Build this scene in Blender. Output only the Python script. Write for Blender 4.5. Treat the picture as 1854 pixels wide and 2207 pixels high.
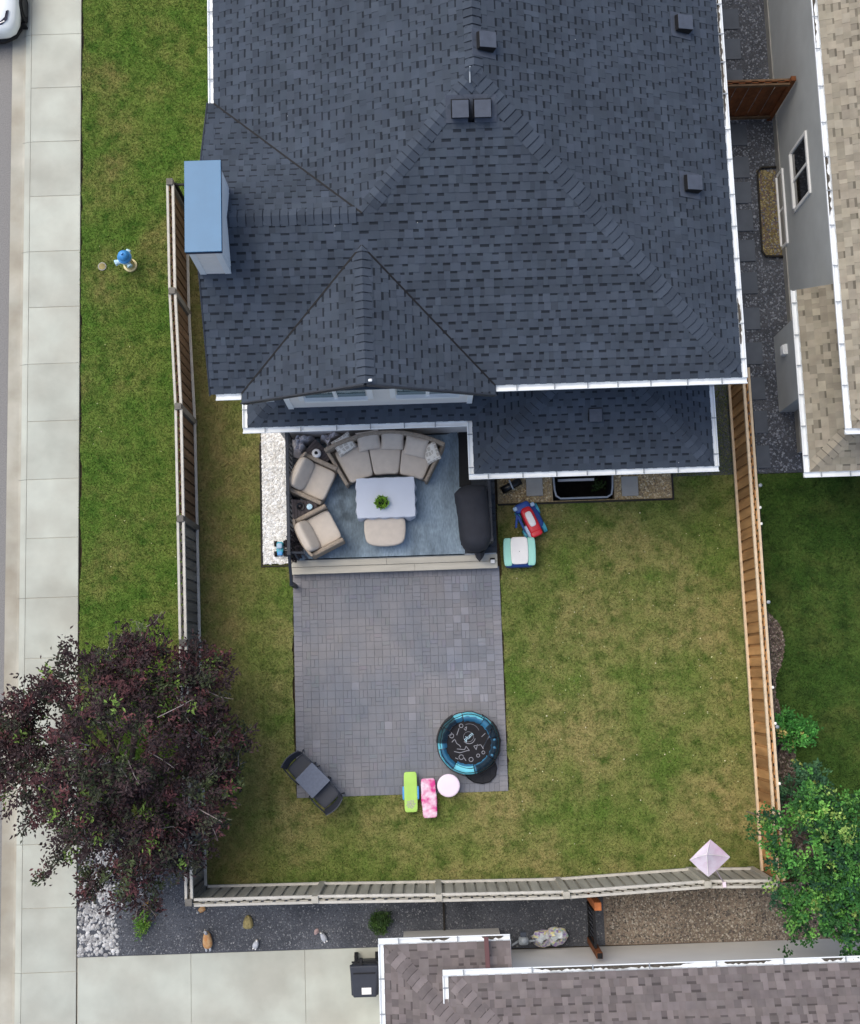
import bpy, math, random
from mathutils import Vector, Matrix, noise
random.seed(7)
R = math.radians
for o in list(bpy.data.objects): bpy.data.objects.remove(o)
sc = bpy.context.scene
C = sc.collection

# ------------------------------------------------------------------ camera, sky, sun, exposure
PW, PH, FPX, CAMZ, TILT, YAW = 1854.0, 2207.0, 2600.0, 26.0, R(7.6), R(-1.9)
cam = bpy.data.objects.new('camera', bpy.data.cameras.new('camera')); C.objects.link(cam)
cam.location = (0, 0, CAMZ); cam.rotation_euler = (TILT, 0, YAW)
cam.data.sensor_fit = 'VERTICAL'; cam.data.sensor_height = 24.0; cam.data.sensor_width = 24.0
cam.data.lens = 24.0 * FPX / PH; cam.data.clip_end = 2000; cam.data.clip_start = 0.1
sc.camera = cam

SUN_EL, SUN_AZ = R(63), R(-52)      # azimuth from +Y towards +X
w = bpy.data.worlds.new('World'); sc.world = w; w.use_nodes = True
nt = w.node_tree; nt.nodes.clear()
sky = nt.nodes.new('ShaderNodeTexSky'); sky.sky_type = 'NISHITA'; sky.sun_disc = False
sky.sun_elevation = SUN_EL; sky.sun_rotation = SUN_AZ
sky.air_density = 1.0; sky.dust_density = 3.0; sky.ozone_density = 1.0
bg = nt.nodes.new('ShaderNodeBackground'); bg.inputs[1].default_value = 0.15
wo = nt.nodes.new('ShaderNodeOutputWorld')
nt.links.new(sky.outputs[0], bg.inputs[0]); nt.links.new(bg.outputs[0], wo.inputs[0])
sl = bpy.data.lights.new('sun', 'SUN'); sl.energy = 1.25; sl.angle = R(50); sl.color = (1.0, 0.985, 0.87)
so = bpy.data.objects.new('sun', sl); C.objects.link(so)
sd = Vector((math.sin(SUN_AZ)*math.cos(SUN_EL), math.cos(SUN_AZ)*math.cos(SUN_EL), math.sin(SUN_EL)))
so.rotation_euler = sd.to_track_quat('Z', 'Y').to_euler(); so.location = (-20, 20, 40)
sc.view_settings.view_transform = 'Standard'; sc.view_settings.look = 'None'
sc.view_settings.gamma = 1.0; sc.view_settings.use_curve_mapping = False
sc.view_settings.exposure = 0.37

# ------------------------------------------------------------------ helpers
CR = cam.rotation_euler.to_matrix()
def P(px, py, z=0.0):
    d = CR @ Vector(((px-PW/2)/FPX, -(py-PH/2)/FPX, -1.0)); k = (z-CAMZ)/d.z
    return Vector((d.x*k, d.y*k, z))
def PX(p):
    q = CR.transposed() @ (Vector(p)-Vector((0, 0, CAMZ)))
    return PW/2+FPX*q.x/-q.z, PH/2-FPX*q.y/-q.z
def S(r, g, b):
    f = lambda c: (c/255/12.92) if c/255 <= .04045 else ((c/255+.055)/1.055)**2.4
    return (f(r), f(g), f(b))
U = random.uniform

MATS = {}
def mat(name, col, rough=.75, var=.12, scale=3.0, bump=0.0, bscale=60.0, metal=0.0, attr=False, ovar=0.0, spec=.3, col2=None, mixscale=1.0, dist=.01, stretch=None, alpha=1.0, coat=0.0):
    m = bpy.data.materials.new(name); m.use_nodes = True; n = m.node_tree.nodes; l = m.node_tree.links
    b = n['Principled BSDF']; b.inputs['Roughness'].default_value = rough; b.inputs['Metallic'].default_value = metal
    b.inputs['Specular IOR Level'].default_value = spec
    if coat: b.inputs['Coat Weight'].default_value = coat
    geo = n.new('ShaderNodeNewGeometry'); pos = geo.outputs['Position']
    if stretch:
        mp = n.new('ShaderNodeMapping'); mp.inputs['Scale'].default_value = stretch; l.new(pos, mp.inputs['Vector']); pos = mp.outputs[0]
    def noi(s, det=4):
        t = n.new('ShaderNodeTexNoise'); t.inputs['Scale'].default_value = s; t.inputs['Detail'].default_value = det; l.new(pos, t.inputs['Vector']); return t.outputs['Fac']
    def mul(a, bb):
        x = n.new('ShaderNodeMix'); x.data_type = 'RGBA'; x.blend_type = 'MULTIPLY'; x.inputs['Factor'].default_value = 1
        l.new(a, x.inputs['A']); l.new(bb, x.inputs['B']); return x.outputs['Result']
    rgb = n.new('ShaderNodeRGB'); rgb.outputs[0].default_value = (*col, 1); c = rgb.outputs[0]
    if col2:
        r2 = n.new('ShaderNodeRGB'); r2.outputs[0].default_value = (*col2, 1)
        mr = n.new('ShaderNodeMapRange'); mr.inputs[1].default_value = .38; mr.inputs[2].default_value = .62; l.new(noi(mixscale, 5), mr.inputs[0])
        x = n.new('ShaderNodeMix'); x.data_type = 'RGBA'; l.new(mr.outputs[0], x.inputs['Factor']); l.new(c, x.inputs['A']); l.new(r2.outputs[0], x.inputs['B']); c = x.outputs['Result']
    if var:
        mr = n.new('ShaderNodeMapRange'); mr.inputs[1].default_value = .3; mr.inputs[2].default_value = .7
        mr.inputs[3].default_value = 1-var; mr.inputs[4].default_value = 1+var; l.new(noi(scale, 8), mr.inputs[0]); c = mul(c, mr.outputs[0])
    if ovar:
        oi = n.new('ShaderNodeObjectInfo'); mr = n.new('ShaderNodeMapRange'); mr.inputs[3].default_value = 1-ovar; mr.inputs[4].default_value = 1+ovar
        l.new(oi.outputs['Random'], mr.inputs[0]); c = mul(c, mr.outputs[0])
    if attr:
        a = n.new('ShaderNodeAttribute'); a.attribute_name = 'col'; c = mul(c, a.outputs['Color'])
    l.new(c, b.inputs['Base Color'])
    if bump:
        bp = n.new('ShaderNodeBump'); bp.inputs['Strength'].default_value = bump; bp.inputs['Distance'].default_value = dist
        l.new(noi(bscale, 3), bp.inputs['Height']); l.new(bp.outputs[0], b.inputs['Normal'])
    if alpha < 1: b.inputs['Alpha'].default_value = alpha
    MATS[name] = m; return m

class MB:
    """collects faces; build() links them as ONE mesh object"""
    def __init__(s): s.v = []; s.f = []; s.mi = []; s.t = []; s.M = Matrix(); s.c = (1, 1, 1); s.m = 0
    def add(s, vs, fs, c=None, m=None):
        k = len(s.v); s.v += [tuple(s.M @ Vector(p)) for p in vs]
        for f in fs:
            s.f.append(tuple(k+i for i in f)); s.mi.append(s.m if m is None else m); s.t.append(s.c if c is None else c)
        return s
    def box(s, x0, x1, y0, y1, z0, z1, **k):
        return s.add([(x0,y0,z0),(x1,y0,z0),(x1,y1,z0),(x0,y1,z0),(x0,y0,z1),(x1,y0,z1),(x1,y1,z1),(x0,y1,z1)],
                     [(0,3,2,1),(4,5,6,7),(0,1,5,4),(1,2,6,5),(2,3,7,6),(3,0,4,7)], **k)
    def bar(s, a, b, wd, ht, **k):
        """box along a-b, centred; wd sideways, ht upwards"""
        a = Vector(a); b = Vector(b); d = b-a; L = d.length; d.normalize()
        up = Vector((0,0,1)) if abs(d.z) < .95 else Vector((0,1,0))
        sd_ = d.cross(up).normalized(); up = sd_.cross(d).normalized()
        vs = [p + sd_*x*wd/2 + up*y*ht/2 for p in (a, b) for x, y in ((-1,-1),(1,-1),(1,1),(-1,1))]
        return s.add(vs, [(0,3,2,1),(4,5,6,7),(0,1,5,4),(1,2,6,5),(2,3,7,6),(3,0,4,7)][:0] or [(0,1,2,3),(7,6,5,4),(0,4,5,1),(1,5,6,2),(2,6,7,3),(3,7,4,0)], **k)
    def prism(s, poly, z0, z1, **k):
        n = len(poly)
        ar = sum(poly[i][0]*poly[(i+1)%n][1]-poly[(i+1)%n][0]*poly[i][1] for i in range(n))
        if ar < 0: poly = poly[::-1]
        vs = [(p[0],p[1],z0) for p in poly]+[(p[0],p[1],z1) for p in poly]
        return s.add(vs, [tuple(range(n-1,-1,-1)), tuple(range(n,2*n))]+[(i,(i+1)%n,n+(i+1)%n,n+i) for i in range(n)], **k)
    def sheet(s, poly, z, **k):
        n = len(poly); ar = sum(poly[i][0]*poly[(i+1)%n][1]-poly[(i+1)%n][0]*poly[i][1] for i in range(n))
        if ar < 0: poly = poly[::-1]
        return s.add([(p[0],p[1],z) for p in poly], [tuple(range(n))], **k)
    def tube(s, pts, r, n=8, closed=False, **k):
        pts = [Vector(p) for p in pts]; N = len(pts); rr = r if isinstance(r, (list, tuple)) else [r]*N; vs = []; prev = None
        for i, p in enumerate(pts):
            d = (pts[(i+1) % N]-pts[i-1]) if closed else (pts[min(i+1,N-1)]-pts[max(i-1,0)])
            d.normalize()
            a = (prev - d*prev.dot(d)) if prev else d.orthogonal()
            if a.length < 1e-5: a = d.orthogonal()
            a.normalize(); prev = a; b = d.cross(a)
            vs += [p + (a*math.cos(2*math.pi*j/n)+b*math.sin(2*math.pi*j/n))*rr[i] for j in range(n)]
        fs = []
        for i in range(N if closed else N-1):
            i2 = (i+1) % N
            fs += [(i*n+j, i*n+(j+1)%n, i2*n+(j+1)%n, i2*n+j) for j in range(n)]
        if not closed: fs += [tuple(range(n-1,-1,-1)), tuple((N-1)*n+j for j in range(n))]
        return s.add(vs, fs, **k)
    def lathe(s, prof, c=(0,0,0), n=20, **k):
        vs = []; fs = []; N = len(prof)
        for r, z in prof: vs += [(c[0]+r*math.cos(2*math.pi*j/n), c[1]+r*math.sin(2*math.pi*j/n), c[2]+z) for j in range(n)]
        for i in range(N-1): fs += [(i*n+j, i*n+(j+1)%n, (i+1)*n+(j+1)%n, (i+1)*n+j) for j in range(n)]
        fs += [tuple(range(n-1,-1,-1)), tuple((N-1)*n+j for j in range(n))]
        if 'c' in k: pass
        return s.add(vs, fs, c=k.get('col'), m=k.get('m'))
    def pill(s, c, size, p=5, n=8, fn=None, **k):
        """rounded box (superellipsoid on a cube grid); fn maps local -> world"""
        vs = []; fs = []; idx = {}
        def pt(x, y, z):
            key = (round(x,5), round(y,5), round(z,5))
            if key not in idx:
                q = (abs(x)**p+abs(y)**p+abs(z)**p)**(1/p); v = (x/q*size[0]/2, y/q*size[1]/2, z/q*size[2]/2)
                v = fn(v) if fn else (c[0]+v[0], c[1]+v[1], c[2]+v[2]); idx[key] = len(vs); vs.append(v)
            return idx[key]
        g = [-1+2*i/n for i in range(n+1)]
        g = [math.copysign(abs(t)**.8, t) for t in g]
        for ax in range(3):
            for sg in (-1, 1):
                for i in range(n):
                    for j in range(n):
                        q = [(g[i],g[j]),(g[i+1],g[j]),(g[i+1],g[j+1]),(g[i],g[j+1])]
                        if sg < 0: q = q[::-1]
                        pts = []
                        for a, b in q:
                            t = [0,0,0]; t[ax] = sg; t[(ax+1)%3] = a; t[(ax+2)%3] = b; pts.append(pt(*t))
                        fs.append(tuple(pts))
        return s.add(vs, fs, c=k.get('col'), m=k.get('m'))
    def pillow(s, wx, wy, th, n=12, puff=.5, **k):
        vs = []; fs = []
        for sg in (1, -1):
            o = len(vs)
            for i in range(n+1):
                for j in range(n+1):
                    x = -1+2*i/n; y = -1+2*j/n; h = max(0, (1-x**4)*(1-y**4))**puff
                    pin = 1-.06*(1-y*y)*x*x; pin2 = 1-.06*(1-x*x)*y*y
                    vs.append((x*wx/2*pin, y*wy/2*pin2, sg*h*th/2))
            for i in range(n):
                for j in range(n):
                    a = o+i*(n+1)+j; q = (a, a+n+1, a+n+2, a+1); fs.append(q if sg > 0 else q[::-1])
        return s.add(vs, fs, **k)
    def build(s, name, mats, parent=None, smooth=False, bevel=0, loc=None):
        me = bpy.data.meshes.new(name); me.from_pydata(s.v, [], s.f)
        for m in (mats if isinstance(mats, (list, tuple)) else [mats]): me.materials.append(m)
        me.polygons.foreach_set('material_index', s.mi)
        a = me.attributes.new('col', 'FLOAT_COLOR', 'FACE'); fl = []
        for t in s.t: fl += [t[0], t[1], t[2], 1.0] if isinstance(t, (tuple, list)) else [t, t, t, 1.0]
        a.data.foreach_set('color', fl)
        if smooth: me.polygons.foreach_set('use_smooth', [True]*len(s.f))
        me.update()
        o = bpy.data.objects.new(name, me); C.objects.link(o)
        if parent:
            o.parent = parent
            if parent.type == 'EMPTY' or parent.location.length > 0:
                o.matrix_parent_inverse = parent.matrix_world_inv if hasattr(parent, 'matrix_world_inv') else Matrix.Translation(-wloc(parent))
        if bevel:
            bv = o.modifiers.new('bevel', 'BEVEL'); bv.width = bevel; bv.segments = 2; bv.limit_method = 'ANGLE'
        return o
def wloc(o):
    v = Vector((0,0,0))
    while o: v += o.location; o = o.parent
    return v
def tag(o, label, cat, group=None):
    o['label'] = label; o['category'] = cat
    if group: o['group'] = group
    return o
def thing(name, label, cat, loc=(0,0,0), group=None):
    o = bpy.data.objects.new(name, None); C.objects.link(o); o.location = loc; o.empty_display_size = .1
    return tag(o, label, cat, group)
def struct(o): o['kind'] = 'structure'; return o
def stuff(o, label=None, cat=None):
    o['kind'] = 'stuff'
    if label: tag(o, label, cat)
    return o
def TR(x, y, z, rz=0, rx=0, ry=0): return Matrix.Translation((x,y,z)) @ Matrix.Rotation(rz,4,'Z') @ Matrix.Rotation(rx,4,'X') @ Matrix.Rotation(ry,4,'Y')
def B(x0,x1,y0,y1,z0,z1): return MB().box(x0,x1,y0,y1,z0,z1)
def clip(poly, conv):
    """Sutherland-Hodgman: clip 2D poly with convex CCW poly"""
    out = poly
    for i in range(len(conv)):
        ax, ay = conv[i]; bx, by = conv[(i+1) % len(conv)]; inp = out; out = []
        if not inp: break
        sd_ = lambda p: (bx-ax)*(p[1]-ay)-(by-ay)*(p[0]-ax)
        for j in range(len(inp)):
            p, q = inp[j-1], inp[j]; sp, sq = sd_(p), sd_(q)
            if (sp >= 0) != (sq >= 0):
                t = sp/(sp-sq); out.append((p[0]+(q[0]-p[0])*t, p[1]+(q[1]-p[1])*t))
            if sq >= 0: out.append(q)
    return out

# ------------------------------------------------------------------ materials
M = mat
M('shingle', S(69,76,86), .92, .15, 1.6, .5, 260, attr=True, spec=.15, dist=.004)
M('shingle_tan', S(156,147,130), .92, .12, 5, .5, 260, attr=True, spec=.15, dist=.004)
M('shingle_brown', S(121,112,110), .92, .12, 5, .5, 260, attr=True, spec=.15, dist=.004)
M('white_metal', S(234,236,236), .45, .05, 2)
M('white_trim', S(243,243,241), .6, .04, 2)
M('siding_cream', S(236,231,225), .7, .05, 1.5)
M('siding_grey', S(190,193,192), .7, .06, 2)
M('siding_warm', S(234,231,226), .75, .05, 1.2)
M('hanger', S(150,154,158), .5, .05)
M('soffit', S(205,208,210), .7, .03)
M('chimney_blue', S(72,119,154), .38, .04, 4, metal=.0, spec=.5)
M('navy', S(28,42,74), .4, .04)
M('vent', S(74,80,92), .6, .12, 9)
M('black', S(22,22,25), .6, .15, 9)
M('black_gloss', S(16,16,19), .3, .1, 9, spec=.5)
M('dark_metal', S(48,52,60), .5, .1, 9)
M('glass', S(58,92,92), .06, .05, 1, spec=.8)
M('dark_glass', S(16,20,24), .06, .05, 1, spec=.8)
M('concrete', S(190,192,180), .9, .09, 1.3, .25, 120, col2=S(176,175,163), mixscale=.9, ovar=.06)
M('concrete_dirty', S(184,180,166), .9, .12, 1.5, .25, 120, col2=S(160,152,136), mixscale=.8, ovar=.03)
M('slab_dark', S(92,97,106), .9, .12, 3, .3, 120, ovar=.08)
M('slab_light', S(160,158,152), .9, .08, 3, .3, 120)
M('asphalt', S(136,133,130), .95, .16, 40, .5, 150)
M('soil', S(96,82,62), .95, .25, 6, .5, 40)
M('paver', S(120,122,129), .88, .07, 2.2, .3, 160, attr=True, col2=S(134,131,133), mixscale=.8)
M('sand_joint', S(112,113,117), .95, .15, 8)
M('wood_grey', S(174,169,157), .85, .2, 7, .4, 60, ovar=.1, stretch=(1,1,.12))
M('wood_rail_pale', S(196,191,181), .85, .12, 7, .3, 60, ovar=.05)
M('wood_weathered', S(112,108,102), .88, .25, 7, .5, 60, ovar=.15, stretch=(1,1,.12))
M('wood_brown', S(106,84,64), .85, .25, 7, .5, 60, ovar=.15, stretch=(1,1,.12))
M('wood_cedar', S(194,146,94), .8, .26, 7, .4, 60, ovar=.24, stretch=(1,1,.12), col2=S(172,126,80), mixscale=2.2)
M('wood_tan', S(218,194,162), .8, .12, 7, .3, 60, ovar=.05)
M('wood_red', S(118,70,40), .8, .25, 7, .4, 60, ovar=.1)
M('wood_orange', S(188,112,66), .8, .2, 7, .3, 60)
M('plank', S(190,184,170), .85, .14, 9, .3, 60, ovar=.06, stretch=(.12,1,1))
M('deck', S(60,64,70), .85, .15, 9, .3, 60, ovar=.08, stretch=(.12,1,1))
M('galvanised', S(158,164,170), .4, .1, 9)
M('rug', S(158,176,190), .95, .2, 14, .5, 120, col2=S(116,130,140), mixscale=.8, stretch=(2.2,.7,1))
M('cushion', S(205,193,179), .95, .05, 8, .3, 200)
M('wicker', S(158,144,128), .85, .2, 30, .6, 90)
M('table_dark', S(82,75,76), .8, .2, 8, .3, 60, ovar=.12)
M('cloth_grey', S(214,209,211), .95, .06, 5, .2, 120)
M('cloth_white', S(206,211,222), .9, .03, 3, .2, 100)
M('bbq_cover', S(50,51,57), .8, .12, 5, .25, 60)
M('leaf_green', S(118,164,58), .7, .1, 20, attr=True)
M('toy_red', S(208,34,48), .4, .05, 5, spec=.5)
M('toy_blue', S(40,76,150), .45, .08, 5, spec=.5)
M('toy_white', S(240,236,232), .45, .03, 5, spec=.5)
M('toy_mint', S(158,220,202), .45, .04, 5, spec=.5)
M('toy_teal', S(70,168,190), .45, .08, 5, spec=.5)
M('toy_paleblue', S(170,196,222), .45, .05, 5, spec=.5)
M('toy_green', S(176,216,104), .5, .05, 5)
M('toy_pinkwhite', S(242,222,234), .45, .03, 5, spec=.5)
M('print_mauve', S(172,160,160), .6, .4, 60)
M('tramp_cyan', S(112,204,222), .5, .08, 6, spec=.4)
M('tramp_blue', S(48,108,142), .5, .15, 6, spec=.4)
M('tramp_mat', S(26,24,28), .75, .15, 20)
M('print_grey', S(140,140,146), .7, .1, 20)
M('hydrant_blue', S(72,150,216), .4, .05, 5, spec=.5)
M('hydrant_pale', S(190,222,236), .45, .05, 5, spec=.5)
M('hydrant_cream', S(232,218,168), .5, .06, 5)
M('brown_metal', S(104,72,72), .5, .06)
M('car_white', S(232,236,236), .25, .02, 2, spec=.5, coat=.6)
M('rubber', S(30,30,32), .85, .1, 9)
M('rim', S(52,54,58), .4, .1, 9, metal=.6)
M('lamp_glass', S(40,36,52), .1, .1, 9, spec=.8)
M('bistro_top', S(100,106,120), .7, .1, 20)
M('bin', S(56,59,68), .5, .06, 6)
M('stone_tan', S(206,172,128), .85, .3, 14, .3, 60, col2=S(170,120,76), mixscale=14)
M('stone_grey', S(176,178,184), .85, .25, 10, .3, 60)
M('stone_olive', S(150,136,92), .85, .3, 12, .3, 60)
M('bag', (1,1,1), .35, .15, 12, spec=.6, attr=True)
M('stone', (1,1,1), .9, .15, 20, attr=True)
M('leaf', (1,1,1), .62, .1, 20, attr=True, spec=.3)
M('bark', S(96,84,78), .9, .25, 9, .5, 50)
M('twig', S(150,138,136), .85, .15, 9)
M('white_bed', S(226,225,222), .95, .3, 40, .5, 60)
M('dark_gravel', S(92,94,100), .95, .45, 46, .8, 70, col2=S(74,76,82), mixscale=1.2)
M('brown_gravel', S(140,126,112), .95, .4, 46, .8, 70, col2=S(116,104,94), mixscale=1.2)
M('tan_gravel', S(168,148,114), .95, .4, 46, .8, 70)
M('mulch', S(112,96,88), .95, .4, 40, .8, 60)
M('well_dark', S(34,32,30), .95, .4, 9)
M('litter', S(84,78,70), .95, .4, 30)
M('bulb', S(246,244,236), .3, .02)
M('edging', S(52,48,44), .9, .15, 9)
m = M('umbrella', S(222,210,222), .7, .04, 6, col2=S(206,176,196), mixscale=3.4)
m = M('pink_print', S(238,214,226), .5, .05, 9, col2=S(214,62,140), mixscale=6)
# dark mesh netting: fine woven holes that let what is behind show
m = M('netting', S(30,30,34), .8, .1, 9); n_ = m.node_tree.nodes; l_ = m.node_tree.links
tr_ = n_.new('ShaderNodeBsdfTransparent'); mx_ = n_.new('ShaderNodeMixShader'); mx_.inputs[0].default_value = .66
l_.new(tr_.outputs[0], mx_.inputs[1]); l_.new(n_['Principled BSDF'].outputs[0], mx_.inputs[2]); l_.new(mx_.outputs[0], n_['Material Output'].inputs[0])
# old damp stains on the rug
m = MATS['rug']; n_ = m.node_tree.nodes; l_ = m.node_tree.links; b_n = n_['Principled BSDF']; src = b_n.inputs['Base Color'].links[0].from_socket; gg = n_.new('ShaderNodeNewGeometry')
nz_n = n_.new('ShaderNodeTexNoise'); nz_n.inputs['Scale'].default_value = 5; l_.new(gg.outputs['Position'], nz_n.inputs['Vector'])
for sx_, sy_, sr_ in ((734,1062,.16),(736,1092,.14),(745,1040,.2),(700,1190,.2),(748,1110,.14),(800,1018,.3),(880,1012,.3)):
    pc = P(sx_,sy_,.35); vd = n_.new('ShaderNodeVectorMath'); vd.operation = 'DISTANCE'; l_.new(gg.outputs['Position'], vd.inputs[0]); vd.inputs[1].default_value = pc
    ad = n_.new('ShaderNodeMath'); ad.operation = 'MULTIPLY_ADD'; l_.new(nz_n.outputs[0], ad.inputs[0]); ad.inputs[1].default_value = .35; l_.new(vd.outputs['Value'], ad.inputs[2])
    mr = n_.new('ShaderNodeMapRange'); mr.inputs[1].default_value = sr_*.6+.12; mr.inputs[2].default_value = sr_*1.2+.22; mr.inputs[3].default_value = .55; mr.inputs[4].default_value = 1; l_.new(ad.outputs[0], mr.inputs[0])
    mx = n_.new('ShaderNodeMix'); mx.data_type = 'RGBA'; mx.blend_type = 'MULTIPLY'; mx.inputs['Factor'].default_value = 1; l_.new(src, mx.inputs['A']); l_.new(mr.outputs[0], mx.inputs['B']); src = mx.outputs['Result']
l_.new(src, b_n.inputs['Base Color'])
# printed lattice on the throw pillows (object coordinates)
m = bpy.data.materials.new('pillow_print'); m.use_nodes = True; n_ = m.node_tree.nodes; l_ = m.node_tree.links
tc = n_.new('ShaderNodeTexCoord'); vo = n_.new('ShaderNodeTexVoronoi'); vo.feature = 'DISTANCE_TO_EDGE'; vo.inputs['Scale'].default_value = 11; vo.inputs['Randomness'].default_value = .35
rp = n_.new('ShaderNodeValToRGB'); rp.color_ramp.elements[0].position = .09; rp.color_ramp.elements[0].color = (*S(230,224,213),1); rp.color_ramp.elements[1].position = .13; rp.color_ramp.elements[1].color = (*S(194,185,172),1)
l_.new(tc.outputs['Object'], vo.inputs['Vector']); l_.new(vo.outputs['Distance'], rp.inputs[0]); l_.new(rp.outputs[0], n_['Principled BSDF'].inputs['Base Color'])
n_['Principled BSDF'].inputs['Roughness'].default_value = .95; MATS['pillow_print'] = m

LAWNS = {}
def lawn_mat(name, g1, g2, dry, dark, dryness, sc_=1.0, blades=False, west=None):
    LAWNS.setdefault(name, (g1, g2, dry, dark, dryness, sc_))
    m = bpy.data.materials.new(name); m.use_nodes = True; n = m.node_tree.nodes; l = m.node_tree.links; b = n['Principled BSDF']
    b.inputs['Roughness'].default_value = .9; b.inputs['Specular IOR Level'].default_value = .1
    geo = n.new('ShaderNodeNewGeometry')
    def noi(s, d=6, off=0):
        mp = n.new('ShaderNodeMapping'); mp.inputs['Location'].default_value = (off, off*1.7, 0); l.new(geo.outputs['Position'], mp.inputs[0])
        t = n.new('ShaderNodeTexNoise'); t.inputs['Scale'].default_value = s; t.inputs['Detail'].default_value = d; t.inputs['Roughness'].default_value = .62; l.new(mp.outputs[0], t.inputs[0]); return t.outputs[0]
    def mix(a, bb, f, lo, hi):
        mr = n.new('ShaderNodeMapRange'); mr.inputs[1].default_value = lo; mr.inputs[2].default_value = hi; l.new(f, mr.inputs[0])
        x = n.new('ShaderNodeMix'); x.data_type = 'RGBA'; l.new(mr.outputs[0], x.inputs['Factor'])
        for q, s in ((a,'A'),(bb,'B')):
            if isinstance(q, tuple): x.inputs[s].default_value = (*q, 1)
            else: l.new(q, x.inputs[s])
        return x.outputs['Result']
    c = mix(g1, g2, noi(1.1*sc_, 6, 3), .38, .62)
    c = mix(c, dry, noi(.8*sc_, 10, 11), .56-dryness, .92-dryness)
    c = mix(c, dry, noi(.38*sc_, 7, 71), .56-dryness, .74-dryness*.6)
    c = mix(c, g1, noi(.55*sc_, 6, 83), .54, .70)
    c = mix(c, dark, noi(3.4, 10, 23), .46, .70)
    c = mix(c, dry, noi(14, 5, 31), .58, .84)
    c = mix(c, tuple(a*.55 for a in dark), noi(26, 4, 41), .55, .70)
    if west:                    # thinner, browner sward towards the left fence
        sx_ = n.new('ShaderNodeSeparateXYZ'); l.new(geo.outputs['Position'], sx_.inputs[0])
        ad = n.new('ShaderNodeMath'); ad.operation = 'MULTIPLY_ADD'; l.new(noi(1.2, 6, 51), ad.inputs[0]); ad.inputs[1].default_value = 2.6; l.new(sx_.outputs[0], ad.inputs[2])
        c = mix(mix(west[0], west[1], noi(3, 7, 61), .4, .62), c, ad.outputs[0], -3.2, -1.9)
    if blades:
        oi = n.new('ShaderNodeObjectInfo'); mr = n.new('ShaderNodeMapRange'); mr.inputs[3].default_value = .55; mr.inputs[4].default_value = 1.5; l.new(oi.outputs['Random'], mr.inputs[0])
        x = n.new('ShaderNodeMix'); x.data_type = 'RGBA'; x.blend_type = 'MULTIPLY'; x.inputs['Factor'].default_value = 1; l.new(c, x.inputs['A']); l.new(mr.outputs[0], x.inputs['B']); c = x.outputs['Result']
    l.new(c, b.inputs['Base Color'])
    bp = n.new('ShaderNodeBump'); bp.inputs['Strength'].default_value = .6; bp.inputs['Distance'].default_value = .03
    l.new(noi(38, 4), bp.inputs['Height']); l.new(bp.outputs[0], b.inputs['Normal'])
    MATS[name] = m; return m
WEST = (S(136,126,80), S(112,116,64))
for bl in (False, True):
    sf = '_blade' if bl else ''
    lawn_mat('lawn_verge'+sf, S(92,122,50), S(116,130,64), S(138,130,80), S(64,96,36), .03, 1.0, bl)
    lawn_mat('lawn_yard'+sf, S(122,132,70), S(98,122,54), S(160,146,98), S(78,99,43), .12, 1.0, bl, WEST)
    lawn_mat('lawn_next'+sf, S(62,90,38), S(80,104,48), S(104,106,60), S(46,66,30), .02, 1.0, bl)  # lush greens, set darker to hold part of the yard's shade

# ------------------------------------------------------------------ the ground and pavements
g = MB()
HX0, HX1, HY0, HY1 = 2.82, 4.12, 3.64, 4.28     # window well opening
for a in ((-300, HX0, -300, 300), (HX1, 300, -300, 300), (HX0, HX1, -300, HY0), (HX0, HX1, HY1, 300)): g.sheet([(a[0],a[2]),(a[1],a[2]),(a[1],a[3]),(a[0],a[3])], -.12)
struct(g.build('ground', MATS['soil']))
struct(MB().sheet([(-22,-60),(-9.12,-60),(-9.12,60),(-22,60)], -.10).build('road', MATS['asphalt']))
# sidewalk slabs and rolled curb sections
sw = struct(MB().box(-8.66,-7.52,-24,32,-.1,-.012).build('sidewalk', MATS['concrete_dirty']))
cb = struct(MB().box(-9.12,-8.67,-24,32,-.11,-.075).build('curb', MATS['concrete_dirty']))
jy = [P(120, y).y for y in (74, 310, 541)]; pit = (jy[0]-jy[2])/4
y = jy[0] - 26*pit
k = 0
while y < 22:
    o = MB().box(-8.655,-7.525,y+.005,y+pit-.005,-.1,0).build('slab', MATS['concrete'], sw, bevel=.006)
    if k % 2 == 0:
        q = MB(); pr = [(-9.12,-.085),(-8.86,-.072),(-8.80,-.045),(-8.70,-.006),(-8.663,0)]
        vs = []
        for yy in (y+.004, y+2*pit-.004): vs += [(x, yy, z) for x, z in pr] + [(x, yy, -.12) for x, z in pr]
        fs = [(i, i+1, 11+i, 10+i) for i in range(4)] + [(0,5,6,1),(1,6,7,2),(2,7,8,3),(3,8,9,4)] + [(10+a,10+b,10+c_,10+d) for a,b,c_,d in ((0,1,6,5),(1,2,7,6),(2,3,8,7),(3,4,9,8))]+[(0,10,15,5),(4,9,19,14)]
        q.add(vs, fs, m=0)
        for i in range(2): q.mi[i] = 1
        q.build('curb_section', [MATS['concrete'], MATS['concrete_dirty']], cb)
    y += pit; k += 1
# driveway panels of the south neighbour
dl, dr = P(168,2060), P(818,2047); dy = -5.6
dv = struct(MB().box(-7.5,-.8,-14,dy-.005,-.1,-.012).build('driveway', MATS['concrete_dirty']))
jx = [-7.49, P(412,2100).x, P(658,2100).x, P(658,2100).x+2.4-.6, ]; jx[3] = -.8
for i in range(3):
    for j in range(3):
        MB().box(jx[i]+.004, jx[i+1]-.004, dy-2.6*(j+1)+.004, dy-2.6*j-.004, -.1, 0).build('concrete_panel', MATS['concrete'], dv, bevel=.005)

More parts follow.
